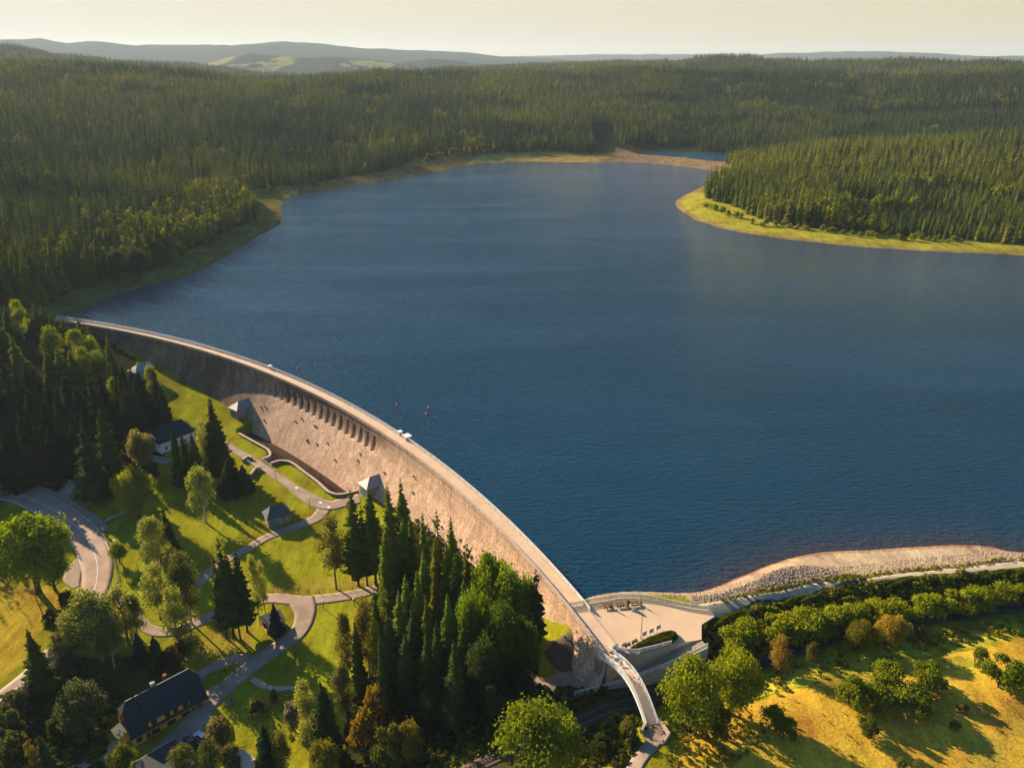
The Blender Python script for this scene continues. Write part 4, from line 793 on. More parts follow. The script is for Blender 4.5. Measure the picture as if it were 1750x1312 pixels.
def instancer(name, P, S, R, VAR, coll, W=None):
    me = bpy.data.meshes.new(name); me.vertices.add(len(P)); me.vertices.foreach_set('co', np.asarray(P, np.float32).ravel())
    SS = np.c_[S if W is None else W, S if W is None else W, S].astype(np.float32)
    a = me.attributes.new('sz', 'FLOAT_VECTOR', 'POINT'); a.data.foreach_set('vector', SS.ravel())
    a = me.attributes.new('rot', 'FLOAT_VECTOR', 'POINT'); a.data.foreach_set('vector', np.c_[np.zeros(len(P)), np.zeros(len(P)), R].astype(np.float32).ravel())
    a = me.attributes.new('var', 'INT', 'POINT'); a.data.foreach_set('value', np.asarray(VAR, np.int32))
    o = link(name, me)
    ng = bpy.data.node_groups.new(name, 'GeometryNodeTree'); ng.interface.new_socket('Geometry', in_out='INPUT', socket_type='NodeSocketGeometry'); ng.interface.new_socket('Geometry', in_out='OUTPUT', socket_type='NodeSocketGeometry')
    n = ng.nodes; l = ng.links; gi = n.new('NodeGroupInput'); go = n.new('NodeGroupOutput')
    ci = n.new('GeometryNodeCollectionInfo'); ci.inputs['Collection'].default_value = coll; ci.inputs['Separate Children'].default_value = True; ci.inputs['Reset Children'].default_value = True
    ip = n.new('GeometryNodeInstanceOnPoints'); ip.inputs['Pick Instance'].default_value = True
    def na(t, nm):
        q = n.new('GeometryNodeInputNamedAttribute'); q.data_type = t; q.inputs['Name'].default_value = nm; return [s for s in q.outputs if s.enabled][0]
    l.new(gi.outputs[0], ip.inputs['Points']); l.new(ci.outputs[0], ip.inputs['Instance']); l.new(na('INT', 'var'), ip.inputs['Instance Index'])
    l.new(na('FLOAT_VECTOR', 'rot'), ip.inputs['Rotation']); l.new(na('FLOAT_VECTOR', 'sz'), ip.inputs['Scale']); l.new(ip.outputs[0], go.inputs[0])
    o.modifiers.new('scatter', 'NODES').node_group = ng
    return o
def zone(r0, r1, sp, a0, a1):
    r = r0; P = []
    while r < r1:
        m = int((a1 - a0) * r / sp); a = a0 + (np.arange(m) + RNG.uniform(-.42, .42, m)) / m * (a1 - a0); rr_ = r + RNG.uniform(-.42, .42, m) * sp
        P.append(np.c_[rr_ * np.sin(a), rr_ * np.cos(a)]); r += sp * .95
    return np.vstack(P)
D36 = math.radians(36.5)
FP = [zone(395, 900, 5.0, -math.radians(42), D36), zone(900, 2150, 5.9, -D36, D36), zone(2150, 3950, 11, -D36, D36)]
FZ = np.concatenate([np.full(len(p), k) for k, p in enumerate(FP)]); FP = np.vstack(FP)
fh, fsd, fb, fps = terrain(FP[:, 0], FP[:, 1], True)
fx, fy = FP.T; fr = np.hypot(fx, fy)
ok = (fsd > fb * .93 + (vnoise(fx, fy, 22, 31) - .5) * 9) & (fps > np.where(fx < 230, 40, 14)) & (fh > .5) & (fb < 200)
ok &= ~inpoly(fx, fy, ppoly(cw, 2))
ok &= ~inpoly(fx, fy, ppoly([(1020, 272), (1008, 240), (1040, 238), (1075, 258), (1075, 272)], 2)) & ~inpoly(fx, fy, ppoly([(1395, 340), (1480, 334), (1545, 340), (1480, 350), (1390, 348)], 8))
ok &= ~((fx < 0) & (np.hypot(fx, fy) < 470) & (fx / fy > -.62) & (fy < 420))
ok &= ((vnoise(fx, fy, 34, 33) > .10) & ((vnoise(fx, fy, 75, 81) < .90) | (fr < 700))) & ~((np.abs(vnoise(fx, fy, 420, 66) - .5) < .006) & (fr > 900))
FP, FZ, fh, fr, fsd = FP[ok], FZ[ok], fh[ok], fr[ok], fsd[ok]; fx, fy = FP.T
fS = RNG.uniform(13, 25, len(FP)) * (.86 + .28 * vnoise(fx, fy, 120, 35)) * np.where(FZ == 2, 1.1, 1); fW = fS * RNG.uniform(.32, .5, len(FP)) * np.where(FZ == 2, 1.75, np.where(FZ == 1, 1.12, 1))
stand = vnoise(fx + 40 * vnoise(fx, fy, 60, 61), fy + 40 * vnoise(fx, fy, 60, 62), 105, 63)       # stands of different age
fS *= np.where(stand > .72, .58, np.where(stand < .22, 1.12, 1.0)); fW *= np.where(stand > .72, .62, np.where(stand < .22, 1.05, 1.0))
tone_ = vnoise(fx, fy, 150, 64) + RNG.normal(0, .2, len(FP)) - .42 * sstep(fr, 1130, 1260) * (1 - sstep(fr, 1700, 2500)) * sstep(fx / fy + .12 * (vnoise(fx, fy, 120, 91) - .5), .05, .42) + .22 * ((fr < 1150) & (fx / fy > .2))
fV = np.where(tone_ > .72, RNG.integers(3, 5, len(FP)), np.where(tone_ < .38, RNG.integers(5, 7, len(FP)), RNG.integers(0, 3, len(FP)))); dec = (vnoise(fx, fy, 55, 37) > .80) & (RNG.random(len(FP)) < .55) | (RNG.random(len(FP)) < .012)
dec |= (RNG.random(len(FP)) < .4) & (fsd < 75) & (fx < -120) & (fr < 800) & (fr > 520)
fV = np.where(dec, 7, fV); fS = np.where(dec, fS * .72, fS); fW = np.where(dec, fS * .62, fW)
# the nearest, largest rows are trees of their own
f_ = fy * cp - (fh - H) * sp; uu = 875 + F * fx / f_; vv = 656 - F * (fy * sp + (fh - H) * cp) / f_
cand = np.where((uu > 4) & (uu < 1746) & (vv > 240) & ~dec & (fsd < 62) & ((vv > 330) | (uu < 480)))[0]
cand = cand[np.argsort(fr[cand])][:150]
own = np.zeros(len(FP), bool); own[cand] = True
for i in cand:
    lf = fx[i] < 0
    tree('spruce', (fx[i], fy[i], fh[i] - .2), fS[i], fW[i] * .95, (.115, .138, .016), 'dark spruce in the first rows of the forest along the left shore' if lf else 'dark spruce in the first rows of the forest on the right peninsula', 'front spruces of the left shore forest' if lf else 'front spruces of the peninsula forest')
k = ~own
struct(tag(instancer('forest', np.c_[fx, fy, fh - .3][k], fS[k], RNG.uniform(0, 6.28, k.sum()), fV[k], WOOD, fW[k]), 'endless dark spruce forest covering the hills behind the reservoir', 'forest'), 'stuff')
# woods just outside the view on the sunward side, which shade the valley
sP = zone(250, 640, 7, -math.radians(66), -math.radians(34.5))
shh, ssd, sb, _ = terrain(sP[:, 0], sP[:, 1], True)
f_ = sP[:, 1] * cp - (shh - H) * sp; uu = 875 + F * sP[:, 0] / f_; vv = 656 - F * (sP[:, 1] * sp + (shh - H) * cp) / f_
kk = (ssd > 25) & (uu < -25) & (vv < 900 + (vnoise(sP[:, 0], sP[:, 1], 30, 44) - .5) * 60); sP, shh = sP[kk], shh[kk]; q = RNG.uniform(22, 29, len(sP))
struct(tag(instancer('slope_wood', np.c_[sP, shh - .3], q, RNG.uniform(0, 6, len(sP)), RNG.integers(0, 5, len(sP)), WOOD, q * .27), 'spruce wood continuing up the slope beyond the left edge', 'forest'), 'stuff')
# bright shrubs on the peninsula shore, each its own
PS_ = 'bright shrubs along the peninsula shore'
for i in range(46):
    t = i / 45; u = 1205 + 440 * t + random.uniform(-4, 4); vb = np.interp(u, [1205, 1240, 1300, 1400, 1500, 1600, 1650], [352, 370, 385, 397, 407, 413, 416]) + random.uniform(-3, 2)
    if i in (7, 9, 13, 19, 25, 33): continue
    T('bush', u, vb, vb - random.uniform(7, 14), random.uniform(8, 16), (.22, .25, .018), 'bright yellow-green shrub on the grassy shore in front of the peninsula forest', PS_)
for i in range(34):
    u = random.uniform(728, 846); vb = np.interp(u, [728, 780, 846], [278, 266, 255]) + random.uniform(-2, 2)
    T('birch', u, vb, vb - random.uniform(9, 15), random.uniform(8, 12), (.22, .20, .022), 'yellow-green birch at the forest edge above the far left shore', 'pale birches along the far shore')
for u, vb, vt, w, lb in [(462, 334, 316, 8, 'slim yellow tree standing alone on the far point of the left shore'), (350, 385, 352, 16, 'bright rounded tree among the dark left shore forest'), (432, 312, 290, 22, 'sunlit tree on the forest corner above the left point'), (418, 322, 298, 18, 'sunlit tree left of the forest corner tree above the left point'), (70, 450, 408, 40, 'large olive leafy tree in the left shore forest'), (45, 420, 396, 16, 'small bright tree in the left shore forest'), (240, 475, 418, 32, 'grey-green leafy tree at the edge of the left shore forest'), (205, 482, 425, 36, 'broad grey-green tree at the left shore, next to the lone path')]:
    T('broad', u, vb, vt, w, (.12, .14, .02) if w < 25 else (.05, .065, .025), lb)

# ------------------------------------------------------------------ hedge, reeds, weeds, rocks
def leaf_body(name, cen, nrm, size, col, tones=None, parent=None, jit=.8):
    V, Q = cards(np.asarray(cen), np.asarray(nrm), size, RNG, jit); me = crown_mesh(name, (V, Q, tones if tones is not None else RNG.uniform(.75, 1.25, len(cen))), M['leaf'])
    o = link(name, me, None, parent); o.color = (*col, 1); return o
hp = resample(catmull([np.r_[G(u, v, z), z] for u, v, z in [(1201, 1080, 1.6), (1222, 1068, 1.5), (1262, 1056, 1.4), (1310, 1042, 1.3), (1389, 1024, 1.3), (1460, 1010, 1.3), (1546, 998, 1.3), (1640, 989, 1.3), (1750, 982, 1.3), (1850, 972, 1.3)]], 5), .5)
n = 17000; i = RNG.integers(0, len(hp) - 1, n); d = np.gradient(hp[:, :2], axis=0); d /= np.hypot(*d.T)[:, None]; nx = np.c_[-d[:, 1], d[:, 0]][i]
a = RNG.uniform(-.25, math.pi + .25, n); bump = 1 + .22 * (vnoise(hp[i, 0], hp[i, 1], 3.0, 50) - .5) * 2 + .12 * np.sin(a * 5 + i * .37)
cen = hp[i].copy(); o_ = np.cos(a) * 1.6 * bump; z_ = np.sin(a) * 2.1 * bump - 1.0
cen[:, :2] += nx * o_[:, None] + d[i] * RNG.uniform(-.3, .3, (n, 1)); cen[:, 2] += z_
cen[:, 2] = np.maximum(cen[:, 2], terrain(cen[:, 0], cen[:, 1]) + .05)
hg = thing('hedge', 'long dark green clipped hedge running beside the gravel shore path', 'hedge')
leaf_body('foliage', cen, np.c_[nx * np.cos(a)[:, None], np.sin(a)], .24, (.065, .085, .013), None, hg)
ic = [G(u, v, 3) for u, v in [(1076, 1110), (1088, 1102), (1108, 1091), (1128, 1084), (1145, 1080), (1156, 1083), (1158, 1092), (1148, 1101), (1120, 1108), (1090, 1115)]]
bx = np.array(ic); n = 5200; px_ = RNG.uniform(bx[:, 0].min(), bx[:, 0].max(), n * 3); py_ = RNG.uniform(bx[:, 1].min(), bx[:, 1].max(), n * 3); kk = inpoly(px_, py_, bx); px_, py_ = px_[kk][:n], py_[kk][:n]
dd_, _ = sdist(px_, py_, np.c_[bx, bx[:, 0]]); zz = ZC + .15 + .95 * np.minimum(1, -dd_ / .9) ** .5 * (.8 + .4 * vnoise(px_, py_, .9, 3))
ph = thing('planter_hedge', 'low mounded green hedge in the island on the plaza', 'hedge', (0, 0, 0))
leaf_body('foliage', np.c_[px_, py_, zz], np.c_[RNG.normal(0, .5, (len(px_), 2)), np.ones(len(px_))], .16, (.085, .105, .014), None, ph)
MB().prism(ic[::-1], ZC - .2, ZC + .14).build('kerb', M['cap'], ph)
TUFT = variants('tuft', [crown_mesh('w', leafy_crown(100 + s, 150, 7, 0, 'dome', .09, .8), FMx) for s, FMx in enumerate((far_mat('weed_green', (.19, .195, .017)), far_mat('weed_yellow', (.30, .24, .03)), far_mat('weed_dull', (.09, .10, .02))))])
def scatter_px(poly, z, n, smin, smax, var, clear=None):
    P = ppoly(poly, z); x = RNG.uniform(P[:, 0].min(), P[:, 0].max(), n); y = RNG.uniform(P[:, 1].min(), P[:, 1].max(), n); k = inpoly(x, y, P); x, y = x[k], y[k]
    return np.c_[x, y, terrain(x, y)], RNG.uniform(smin, smax, len(x)), RNG.choice(var, len(x))
W_ = [scatter_px(bank_mid, -1.5, 2600, .4, 1.5, [0, 1, 1, 1]), scatter_px([(1205, 1120), (1210, 1090), (1310, 1052), (1460, 1018), (1640, 998), (1800, 985), (1800, 1025), (1560, 1055), (1400, 1090), (1300, 1125)], -1, 3000, .6, 2.2, [0, 0, 0, 2]),
      scatter_px([(0, 1190), (140, 1125), (210, 1190), (170, 1312), (0, 1330), (-60, 1300)], -20, 900, .6, 2.2, [0, 2, 2]), scatter_px([(640, 1240), (900, 1170), (1060, 1190), (960, 1230), (830, 1295), (700, 1312)], -7, 900, .6, 1.8, [2]),
      scatter_px(grove, -11, 1100, .5, 2.0, [2, 2, 0]), scatter_px(mead_right, -.2, 260, .2, .55, [1, 0]), scatter_px([(410, 1200), (500, 1180), (520, 1240), (470, 1300), (430, 1250)], -17.5, 120, .3, .9, [0, 2]),
      scatter_px([(860, 1330), (990, 1245), (1075, 1215), (1110, 1262), (1060, 1330)], -3, 420, .7, 2.0, [2, 2, 0]), scatter_px([(1130, 1290), (1230, 1220), (1330, 1200), (1340, 1250), (1250, 1312), (1150, 1330)], .2, 300, .4, 1.2, [0, 1])]
for P0 in (-2.6, 2.3):      # tall grass along both edges of the shore path
    pp = resample(catmull([np.r_[p, 0] for p in SHP[1:]], 6), .45); d = np.gradient(pp[:, :2], axis=0); d /= np.hypot(*d.T)[:, None]
    q = pp[:, :2] + np.c_[-d[:, 1], d[:, 0]] * (-P0 + RNG.uniform(-.7, .7, (len(pp), 1))); W_.append((np.c_[q, terrain(q[:, 0], q[:, 1])], RNG.uniform(.35, .9, len(q)), RNG.choice([0, 1, 1], len(q))))
wp = np.vstack([w[0] for w in W_]); wsz = np.concatenate([w[1] for w in W_]); wvr = np.concatenate([w[2] for w in W_])
trk = np.array([list(p[:2]) + [0] for p in TRK]); td = np.min(np.hypot(wp[:, None, 0] - resample(trk, 1.5)[None, :, 0], wp[:, None, 1] - resample(trk, 1.5)[None, :, 1]), 1); kk = td > 2.3
struct(tag(instancer('undergrowth', wp[kk], wsz[kk], RNG.uniform(0, 6, kk.sum()), wvr[kk], TUFT, wsz[kk] * 1.3), 'weeds, tall grass and low scrub on the banks and under the trees', 'undergrowth'), 'stuff')
def rock_mesh(s):
    r = np.random.default_rng(s); me = bpy.data.meshes.new('w'); P = r.normal(0, 1, (14, 3)); P /= np.linalg.norm(P, axis=1)[:, None]; P *= [.55, .42, .34]
    import bmesh
    bm = bmesh.new(); [bm.verts.new(p) for p in P]; bmesh.ops.convex_hull(bm, input=bm.verts); bm.to_mesh(me); bm.free(); me.materials.append(M['rock']); return me
ROCK = variants('stone', [rock_mesh(s) for s in range(5)])
R_ = [scatter_px([(1000, 1024), (1030, 1014), (1090, 1010), (1180, 1013), (1230, 1003), (1300, 990), (1420, 972), (1530, 955), (1620, 946), (1700, 938), (1800, 942), (1800, 955), (1750, 957), (1600, 972), (1450, 990), (1300, 1020), (1218, 1042), (1150, 1030), (1090, 1018), (1040, 1021)], 1.2, 19000, .22, .75, [0, 1, 2, 3, 4]), scatter_px([(1050, 262), (1150, 272), (1240, 282), (1240, 292), (1150, 281), (1050, 273)], 1, 1500, .6, 1.5, [0, 1, 2, 3, 4])]
rp = np.vstack([w[0] for w in R_]); rsz = np.concatenate([w[1] for w in R_]); rv = np.concatenate([w[2] for w in R_]); rd, _ = sdist(rp[:, 0], rp[:, 1], LAKE); kk = (rd > .3)
struct(tag(instancer('shore_rocks', rp[kk] - [0, 0, .05], rsz[kk], RNG.uniform(0, 6, kk.sum()), rv[kk], ROCK), 'loose pale rocks heaped along the shore below the path', 'rocks'), 'stuff')

# ------------------------------------------------------------------ buildings
def plan(A, B):
    A = np.asarray(A); B = np.asarray(B); d = B[:2] - A[:2]; return math.atan2(d[1], d[0]), float(np.hypot(*d))
def hip_roof(mb, x0, x1, y0, y1, z, h, hip0, hip1, ov=.4, th=.18):
    x0 -= ov; x1 += ov; y0 -= ov; y1 += ov; ym = (y0 + y1) / 2
    for dz in (0, -th): pass
    mb.add([(x0, y0, z), (x1, y0, z), (x1, y1, z), (x0, y1, z), (x0 + hip0, ym, z + h), (x1 - hip1, ym, z + h), (x0, y0, z - th), (x1, y0, z - th), (x1, y1, z - th), (x0, y1, z - th)],
           [(0, 1, 5, 4), (2, 3, 4, 5), (1, 2, 5), (3, 0, 4), (6, 9, 8, 7), (0, 6, 7, 1), (1, 7, 8, 2), (2, 8, 9, 3), (3, 9, 6, 0)])
def window(parent, x, y, z, w, h, face='y-', frame=None):
    """a window set in a wall: frame with sill, glass as sub-part; face names the side it looks to"""
    o = bpy.data.objects.new('window', None); C.objects.link(o); o.parent = parent; o.location = (x, y, z); o.rotation_euler = (0, 0, {'y-': 0, 'y+': math.pi, 'x-': -math.pi / 2, 'x+': math.pi / 2}[face])
    f = MB()
    for q in ((-w / 2, -w / 2 + .09, 0, h), (w / 2 - .09, w / 2, 0, h), (-.04, .04, .09, h - .09)): f.box(q[0], q[1], -.05, .02, q[2], q[3])
    f.box(-w / 2 + .09, w / 2 - .09, -.05, .02, 0, .09).box(-w / 2 + .09, w / 2 - .09, -.05, .02, h - .09, h).box(-w / 2 - .08, w / 2 + .08, -.14, .02, -.08, -.003)
    f.build('frame', frame or (M['wood'] if parent.name.startswith('yellow') else M['white']), o); MB().box(-w / 2 + .09, w / 2 - .09, -.02, .025, .09, h - .09).build('pane', M['glass'], o); return o
def door(parent, x, y, z, w, h, face, m):
    o = MB().box(-w / 2, w / 2, -.06, .03, 0, h).build('door', m, parent); o.location = (x, y, z); o.rotation_euler = (0, 0, {'y-': 0, 'y+': math.pi, 'x-': -math.pi / 2, 'x+': math.pi / 2}[face])
    MB().box(w * .32, w * .4, -.1, -.061, h * .45, h * .52).build('handle', M['dark'], o); return o
# yellow house
A = hit(231, 1276); B = hit(353, 1199); rz, L = plan(A, B); W = 9.2
A[2] = min(A[2], B[2]) - .2
yh = thing('yellow_house', 'long yellow house with a steep dark shingled roof at the lower left', 'house', A, rz)
E1, RG = 3.3, 9.6
mb = MB(); P5 = [(0, 0), (0, E1), (W * .36, RG - 2.0), (W * .64, RG - 2.0), (W, E1), (W, 0)]
for x0, x1 in ((0, L),):
    nP = len(P5); mb.add([(x0, y, z) for y, z in P5] + [(x1, y, z) for y, z in P5], [tuple(range(nP)), tuple(range(nP, 2 * nP))[::-1]] + [(k, nP + k, nP + (k + 1) % nP, (k + 1) % nP) for k in range(nP)])
mb.box(L * .22, L * .77, -.12, W * .3, 0, 5.75)
mb.build('wall', M['wall_yellow'], yh)
ov = .55; ex = .45; sl = (RG - E1) / (W / 2); zo = E1 - ov * sl * .6 + .12
rf = MB(); hx = 1.6; zt = RG + .12; zh = RG - 2.0 + .12; yh0 = W * .5 - (RG - zh) / sl
V = [(-ex, -ov, zo), (L + ex, -ov, zo), (L + ex, yh0, zh), (L + ex - hx, W / 2, zt), (-ex + hx, W / 2, zt), (-ex, yh0, zh), (-ex, W - yh0, zh), (L + ex, W - yh0, zh), (L + ex, W + ov, zo), (-ex, W + ov, zo)]
rf.add(V, [(0, 1, 2, 3, 4, 5), (9, 6, 4, 3, 7, 8), (5, 4, 6), (2, 7, 3)])
# long dormer roof over the two-storey middle
rf.add([(L * .205, -.75, 5.55), (L * .785, -.75, 5.55), (L * .785, W * .46, RG - .25), (L * .205, W * .46, RG - .25), (L * .205, -.75, 5.40), (L * .785, -.75, 5.40), (L * .205, W * .2, 5.4), (L * .785, W * .2, 5.4)], [(0, 1, 2, 3), (0, 4, 5, 1), (0, 3, 6, 4), (1, 5, 7, 2), (4, 6, 7, 5)])
rfo = rf.build('roof', M['roof'], yh)
MB().box(L * .42, L * .42 + 1.0, W / 2 + .3, W / 2 + 1.1, RG - 1.2, RG + .9).build('chimney', M['cap'], rfo)
c2 = MB().box(L * .62, L * .62 + .8, W / 2 + 1.6, W / 2 + 2.4, RG - 3.5, RG + .2).build('chimney', M['brick'], rfo)
MB().box(-ex + hx, L + ex - hx, W / 2 - .12, W / 2 + .12, zt + .002, zt + .06).build('ridge_cap', M['slate'], rfo)
for fx_, z_, w_ in [(.29, 3.6, 1.3), (.47, 3.6, 1.2), (.58, 3.6, 1.2), (.72, 3.6, 1.3), (.29, 1.0, 1.9), (.5, 1.0, 1.9), (.7, 1.0, 1.9)]: window(yh, L * fx_, -.12, z_, w_, 1.25)
for fx_ in (.07, .9): window(yh, L * fx_, 0, 1.1, 1.2, 1.2)
for y_, z_, w_ in [(W * .3, 3.6, 1.0), (W * .52, 3.6, 1.0), (W * .72, 3.6, 1.0), (W * .5, 6.2, .8), (W * .25, .9, 1.1)]: window(yh, 0, y_, z_, w_, 1.2, 'x-')
door(yh, L * .2, 0, 0, 1.2, 2.2, 'y-', M['wood']); door(yh, L * .82, 0, 0, 1.1, 2.2, 'y-', M['wood'])
MB().box(-2.2, -.01, W * .32, W * .7, 0, 2.3).build('porch', M['wall_yellow'], yh); MB().add([(-2.6, W * .28, 2.31), (-.005, W * .28, 3.1), (-.005, W * .74, 3.1), (-2.6, W * .74, 2.31), (-2.6, W * .28, 2.2), (-.005, W * .28, 2.98), (-.005, W * .74, 2.98), (-2.6, W * .74, 2.2)], [(0, 1, 2, 3), (4, 7, 6, 5), (0, 4, 5, 1), (3, 2, 6, 7), (0, 3, 7, 4)]).build('porch_roof', M['roof'], yh)
# outbuilding with a dark roof in front
A = hit(235, 1322); B = hit(301, 1278); rz, Lg = plan(A, B)
gs = thing('garage', 'low shed with a broad dark roof below the yellow house', 'shed', A, rz)
MB().box(0, Lg, -8.5, -.3, 0, 2.3).build('wall', M['wood'], gs)
MB().add([(-.3, .1, 3.3), (Lg + .3, .1, 3.3), (Lg + .3, -9, 2.5), (-.3, -9, 2.5), (-.3, .1, 3.12), (Lg + .3, .1, 3.12), (Lg + .3, -9, 2.32), (-.3, -9, 2.32)], [(0, 3, 2, 1), (4, 5, 6, 7), (0, 1, 5, 4), (1, 2, 6, 5), (2, 3, 7, 6), (3, 0, 4, 7)]).build('roof', M['roof'], gs)
MB().box(-.32, Lg + .32, .103, .26, 3.06, 3.34).build('gutter', M['cap'], gs); MB().box(0, Lg, -.29, -.05, 0, 2.95).build('rear_wall', M['wood'], gs)
# white house in the trees
A = hit(276, 776); B = hit(334, 751); rz, L = plan(A, B); W = 9.5
wh = thing('white_house', 'white house with a large dark roof among the trees left of the basin', 'house', A - [0, 0, .2], rz)
MB().add([(0, 0, 0), (L, 0, 0), (L, W, 0), (0, W, 0), (0, 0, 4.6), (L, 0, 4.6), (L, W, 4.6), (0, W, 4.6), (0, W / 2, 7.7), (L, W / 2, 7.7)], [(0, 1, 5, 4), (2, 3, 7, 6), (1, 2, 6, 9, 5), (3, 0, 4, 8, 7), (0, 3, 2, 1)]).build('wall', M['wall_white'], wh)
rf = MB(); hip_roof(rf, 0, L, 0, W, 4.75, 4.6, 2.6, 2.6, .55); r_ = rf.build('roof', M['roof'], wh)
MB().box(L * .32, L * .68, .5, 2.6, 5.4, 6.6).build('dormer', M['roof'], r_)
door(wh, L * .42, 0, 0, 2.4, 2.7, 'y-', M['wood'])
MB().tube([(L * .42, -.04, 3.3), (L * .42, .02, 3.3)], 1.1, 14).build('arched_window', M['glass'], wh)
for x_ in (.16, .72, .88): window(wh, L * x_, 0, 1.2, 1.1, 1.5)
window(wh, L, W * .5, 1.2, 1.1, 1.4, 'x+'); window(wh, 0, W * .5, 1.2, 1.1, 1.4, 'x-')
# stone hut
A = hit(460, 903); B = hit(498, 890); rz, L = plan(A, B); W = 5.2
ht = thing('stone_hut', 'small stone hut with a dark hipped roof and blue door on the lawn', 'hut', A - [0, 0, .15], rz)
MB().box(0, L, 0, W, 0, 3.5).build('wall', M['rubble'], ht); rf = MB(); hip_roof(rf, 0, L, 0, W, 3.65, 3.0, 2.3, 2.3, .5); rf.build('roof', M['slate'], ht)
door(ht, L * .3, 0, .05, 1.25, 2.5, 'y-', M['blue']); window(ht, L * .58, 0, 1.3, .55, 1.2); window(ht, L * .82, 0, 1.3, .55, 1.2); window(ht, 0, W * .5, 1.3, .6, 1.1, 'x-')
# valve houses at the foot of the wall
def valve_house(u, v, label, r_in=3.2, w=5.6, z=None):
    p = hit(u, v); t = math.atan2(p[1] - DC[1], p[0] - DC[0]); g = z if z is not None else p[2]
    k = thing('valve_house', label, 'valve house', (p[0], p[1], g - .3), t)     # x points to the dam, y to the left along it
    Ld = 7.0
    MB().box(0, Ld, -w / 2, w / 2, 0, 4.3).build('wall', M['rubble'], k)
    ov = .5; z0 = 4.42; zr = 7.0
    MB().add([(-ov, -w / 2 - ov, z0), (-ov, w / 2 + ov, z0), (Ld + 2.2, w / 2 + ov, z0), (Ld + 2.2, -w / 2 - ov, z0), (2.7, 0, zr), (Ld + 2.2, 0, zr), (-ov, -w / 2 - ov, z0 - .2), (-ov, w / 2 + ov, z0 - .2), (Ld + 2.2, w / 2 + ov, z0 - .2), (Ld + 2.2, -w / 2 - ov, z0 - .2)],
             [(0, 4, 1), (1, 4, 5, 2), (0, 3, 5, 4), (2, 5, 3), (0, 1, 7, 6), (1, 2, 8, 7), (3, 0, 6, 9), (6, 7, 8, 9)]).build('roof', M['tin'] if 'pale' in label else M['slate'], k)
    door(k, 0, .3, .3, 1.5, 2.7, 'x-', M['blue']); window(k, 3.2, -w / 2, 1.6, .7, 1.3, 'y-'); return k
valve_house(622, 848, 'stone valve house with pale hipped roof and blue door, right end of the basin')
valve_house(401, 714, 'stone valve house with pale hipped roof and blue door, left end of the basin')
valve_house(229, 650, 'valve house hidden by trees but for its pale pointed roof beside the shaded wall')
# kiosk on the lower path
A = hit(456, 1083); B = hit(486, 1070); rz, L = plan(A, B)
kq = thing('kiosk', 'small timber kiosk with a flat dark roof beside the lower path', 'kiosk', A, rz)
MB().box(0, L, 0, 3.6, 0, 2.5).build('wall', M['wall_yellow'], kq); MB().add([(-.5, -.6, 2.55), (L + .5, -.6, 2.55), (L + .5, 4.2, 3.2), (-.5, 4.2, 3.2), (-.5, -.6, 2.4), (L + .5, -.6, 2.4), (L + .5, 4.2, 3.05), (-.5, 4.2, 3.05)], [(0, 1, 2, 3), (4, 7, 6, 5), (0, 4, 5, 1), (1, 5, 6, 2), (2, 6, 7, 3), (3, 7, 4, 0)]).build('roof', M['roof'], kq)
window(kq, L * .5, 0, 1, 1.6, 1.0); door(kq, L, 1.8, 0, 1, 2.1, 'x+', M['wood'])
# sheeting shelter in the garden, patio, little board
p = hit(424, 1306); sh = thing('sheeting_shelter', 'low greenhouse shelter covered with pale sheeting at the bottom edge', 'greenhouse', p, -.65)
mb = MB(); prof = [(-1.6, 0), (-1.55, .9), (-1.0, 1.55), (0, 1.85), (1.0, 1.55), (1.55, .9), (1.6, 0)]
V = [(x, y + .04 * (k % 2), z * (1 - .05 * (k % 2))) for k, x in enumerate(np.linspace(-3.2, 3.2, 15)) for y, z in prof]; n7 = 7
mb.add(V, [(k * n7 + j, k * n7 + j + 1, (k + 1) * n7 + j + 1, (k + 1) * n7 + j) for k in range(14) for j in range(6)] + [tuple(range(7)), tuple(range(14 * 7, 15 * 7))[::-1]]).build('sheeting', M['tarp'], sh)
MB().tube([(-3.25, -1.6, 0), (-3.25, -1.5, 1), (-3.25, 0, 1.9), (-3.25, 1.5, 1), (-3.25, 1.6, 0)], .05, 5).build('hoop', M['white'], sh)
p = hit(140, 1302); pt = struct(MB().box(-3.2, 3.2, -2.2, 2.2, -.3, .12).build('patio', M['cap'])); pt.location = p; pt.rotation_euler = (0, 0, .75)
p = hit(395, 1203); tb = thing('water_butt', 'turquoise plastic barrel on the grass beside the house drive', 'barrel', p)
MB().tube([(0, 0, 0), (0, 0, .3), (0, 0, .9), (0, 0, 1.3)], [.5, .58, .58, .5], 12).build('barrel', M['teal'], tb, True); MB().tube([(0, 0, 1.301), (0, 0, 1.37)], .54, 12).build('lid', M['dark'], tb)
p = hit(372, 992); bd = thing('notice_shelter', 'small notice shelter with a pale tilted roof by the lawn path', 'shelter', p, .5)
for x in (-1.2, 1.2): MB().cbox(x, 0, -.1, .12, .12, 2.3).build('post', M['wood'], bd)
MB().cbox(0, .0, .9, 2.3, .06, 1.0).build('board', M['panel'], bd); MB().add([(-1.6, -.8, 2.05), (1.6, -.8, 2.05), (1.6, .8, 2.5), (-1.6, .8, 2.5), (-1.6, -.8, 1.97), (1.6, -.8, 1.97), (1.6, .8, 2.42), (-1.6, .8, 2.42)], [(0, 1, 2, 3), (4, 7, 6, 5), (0, 4, 5, 1), (1, 5, 6, 2), (2, 6, 7, 3), (3, 7, 4, 0)]).build('roof', M['tin'], bd)
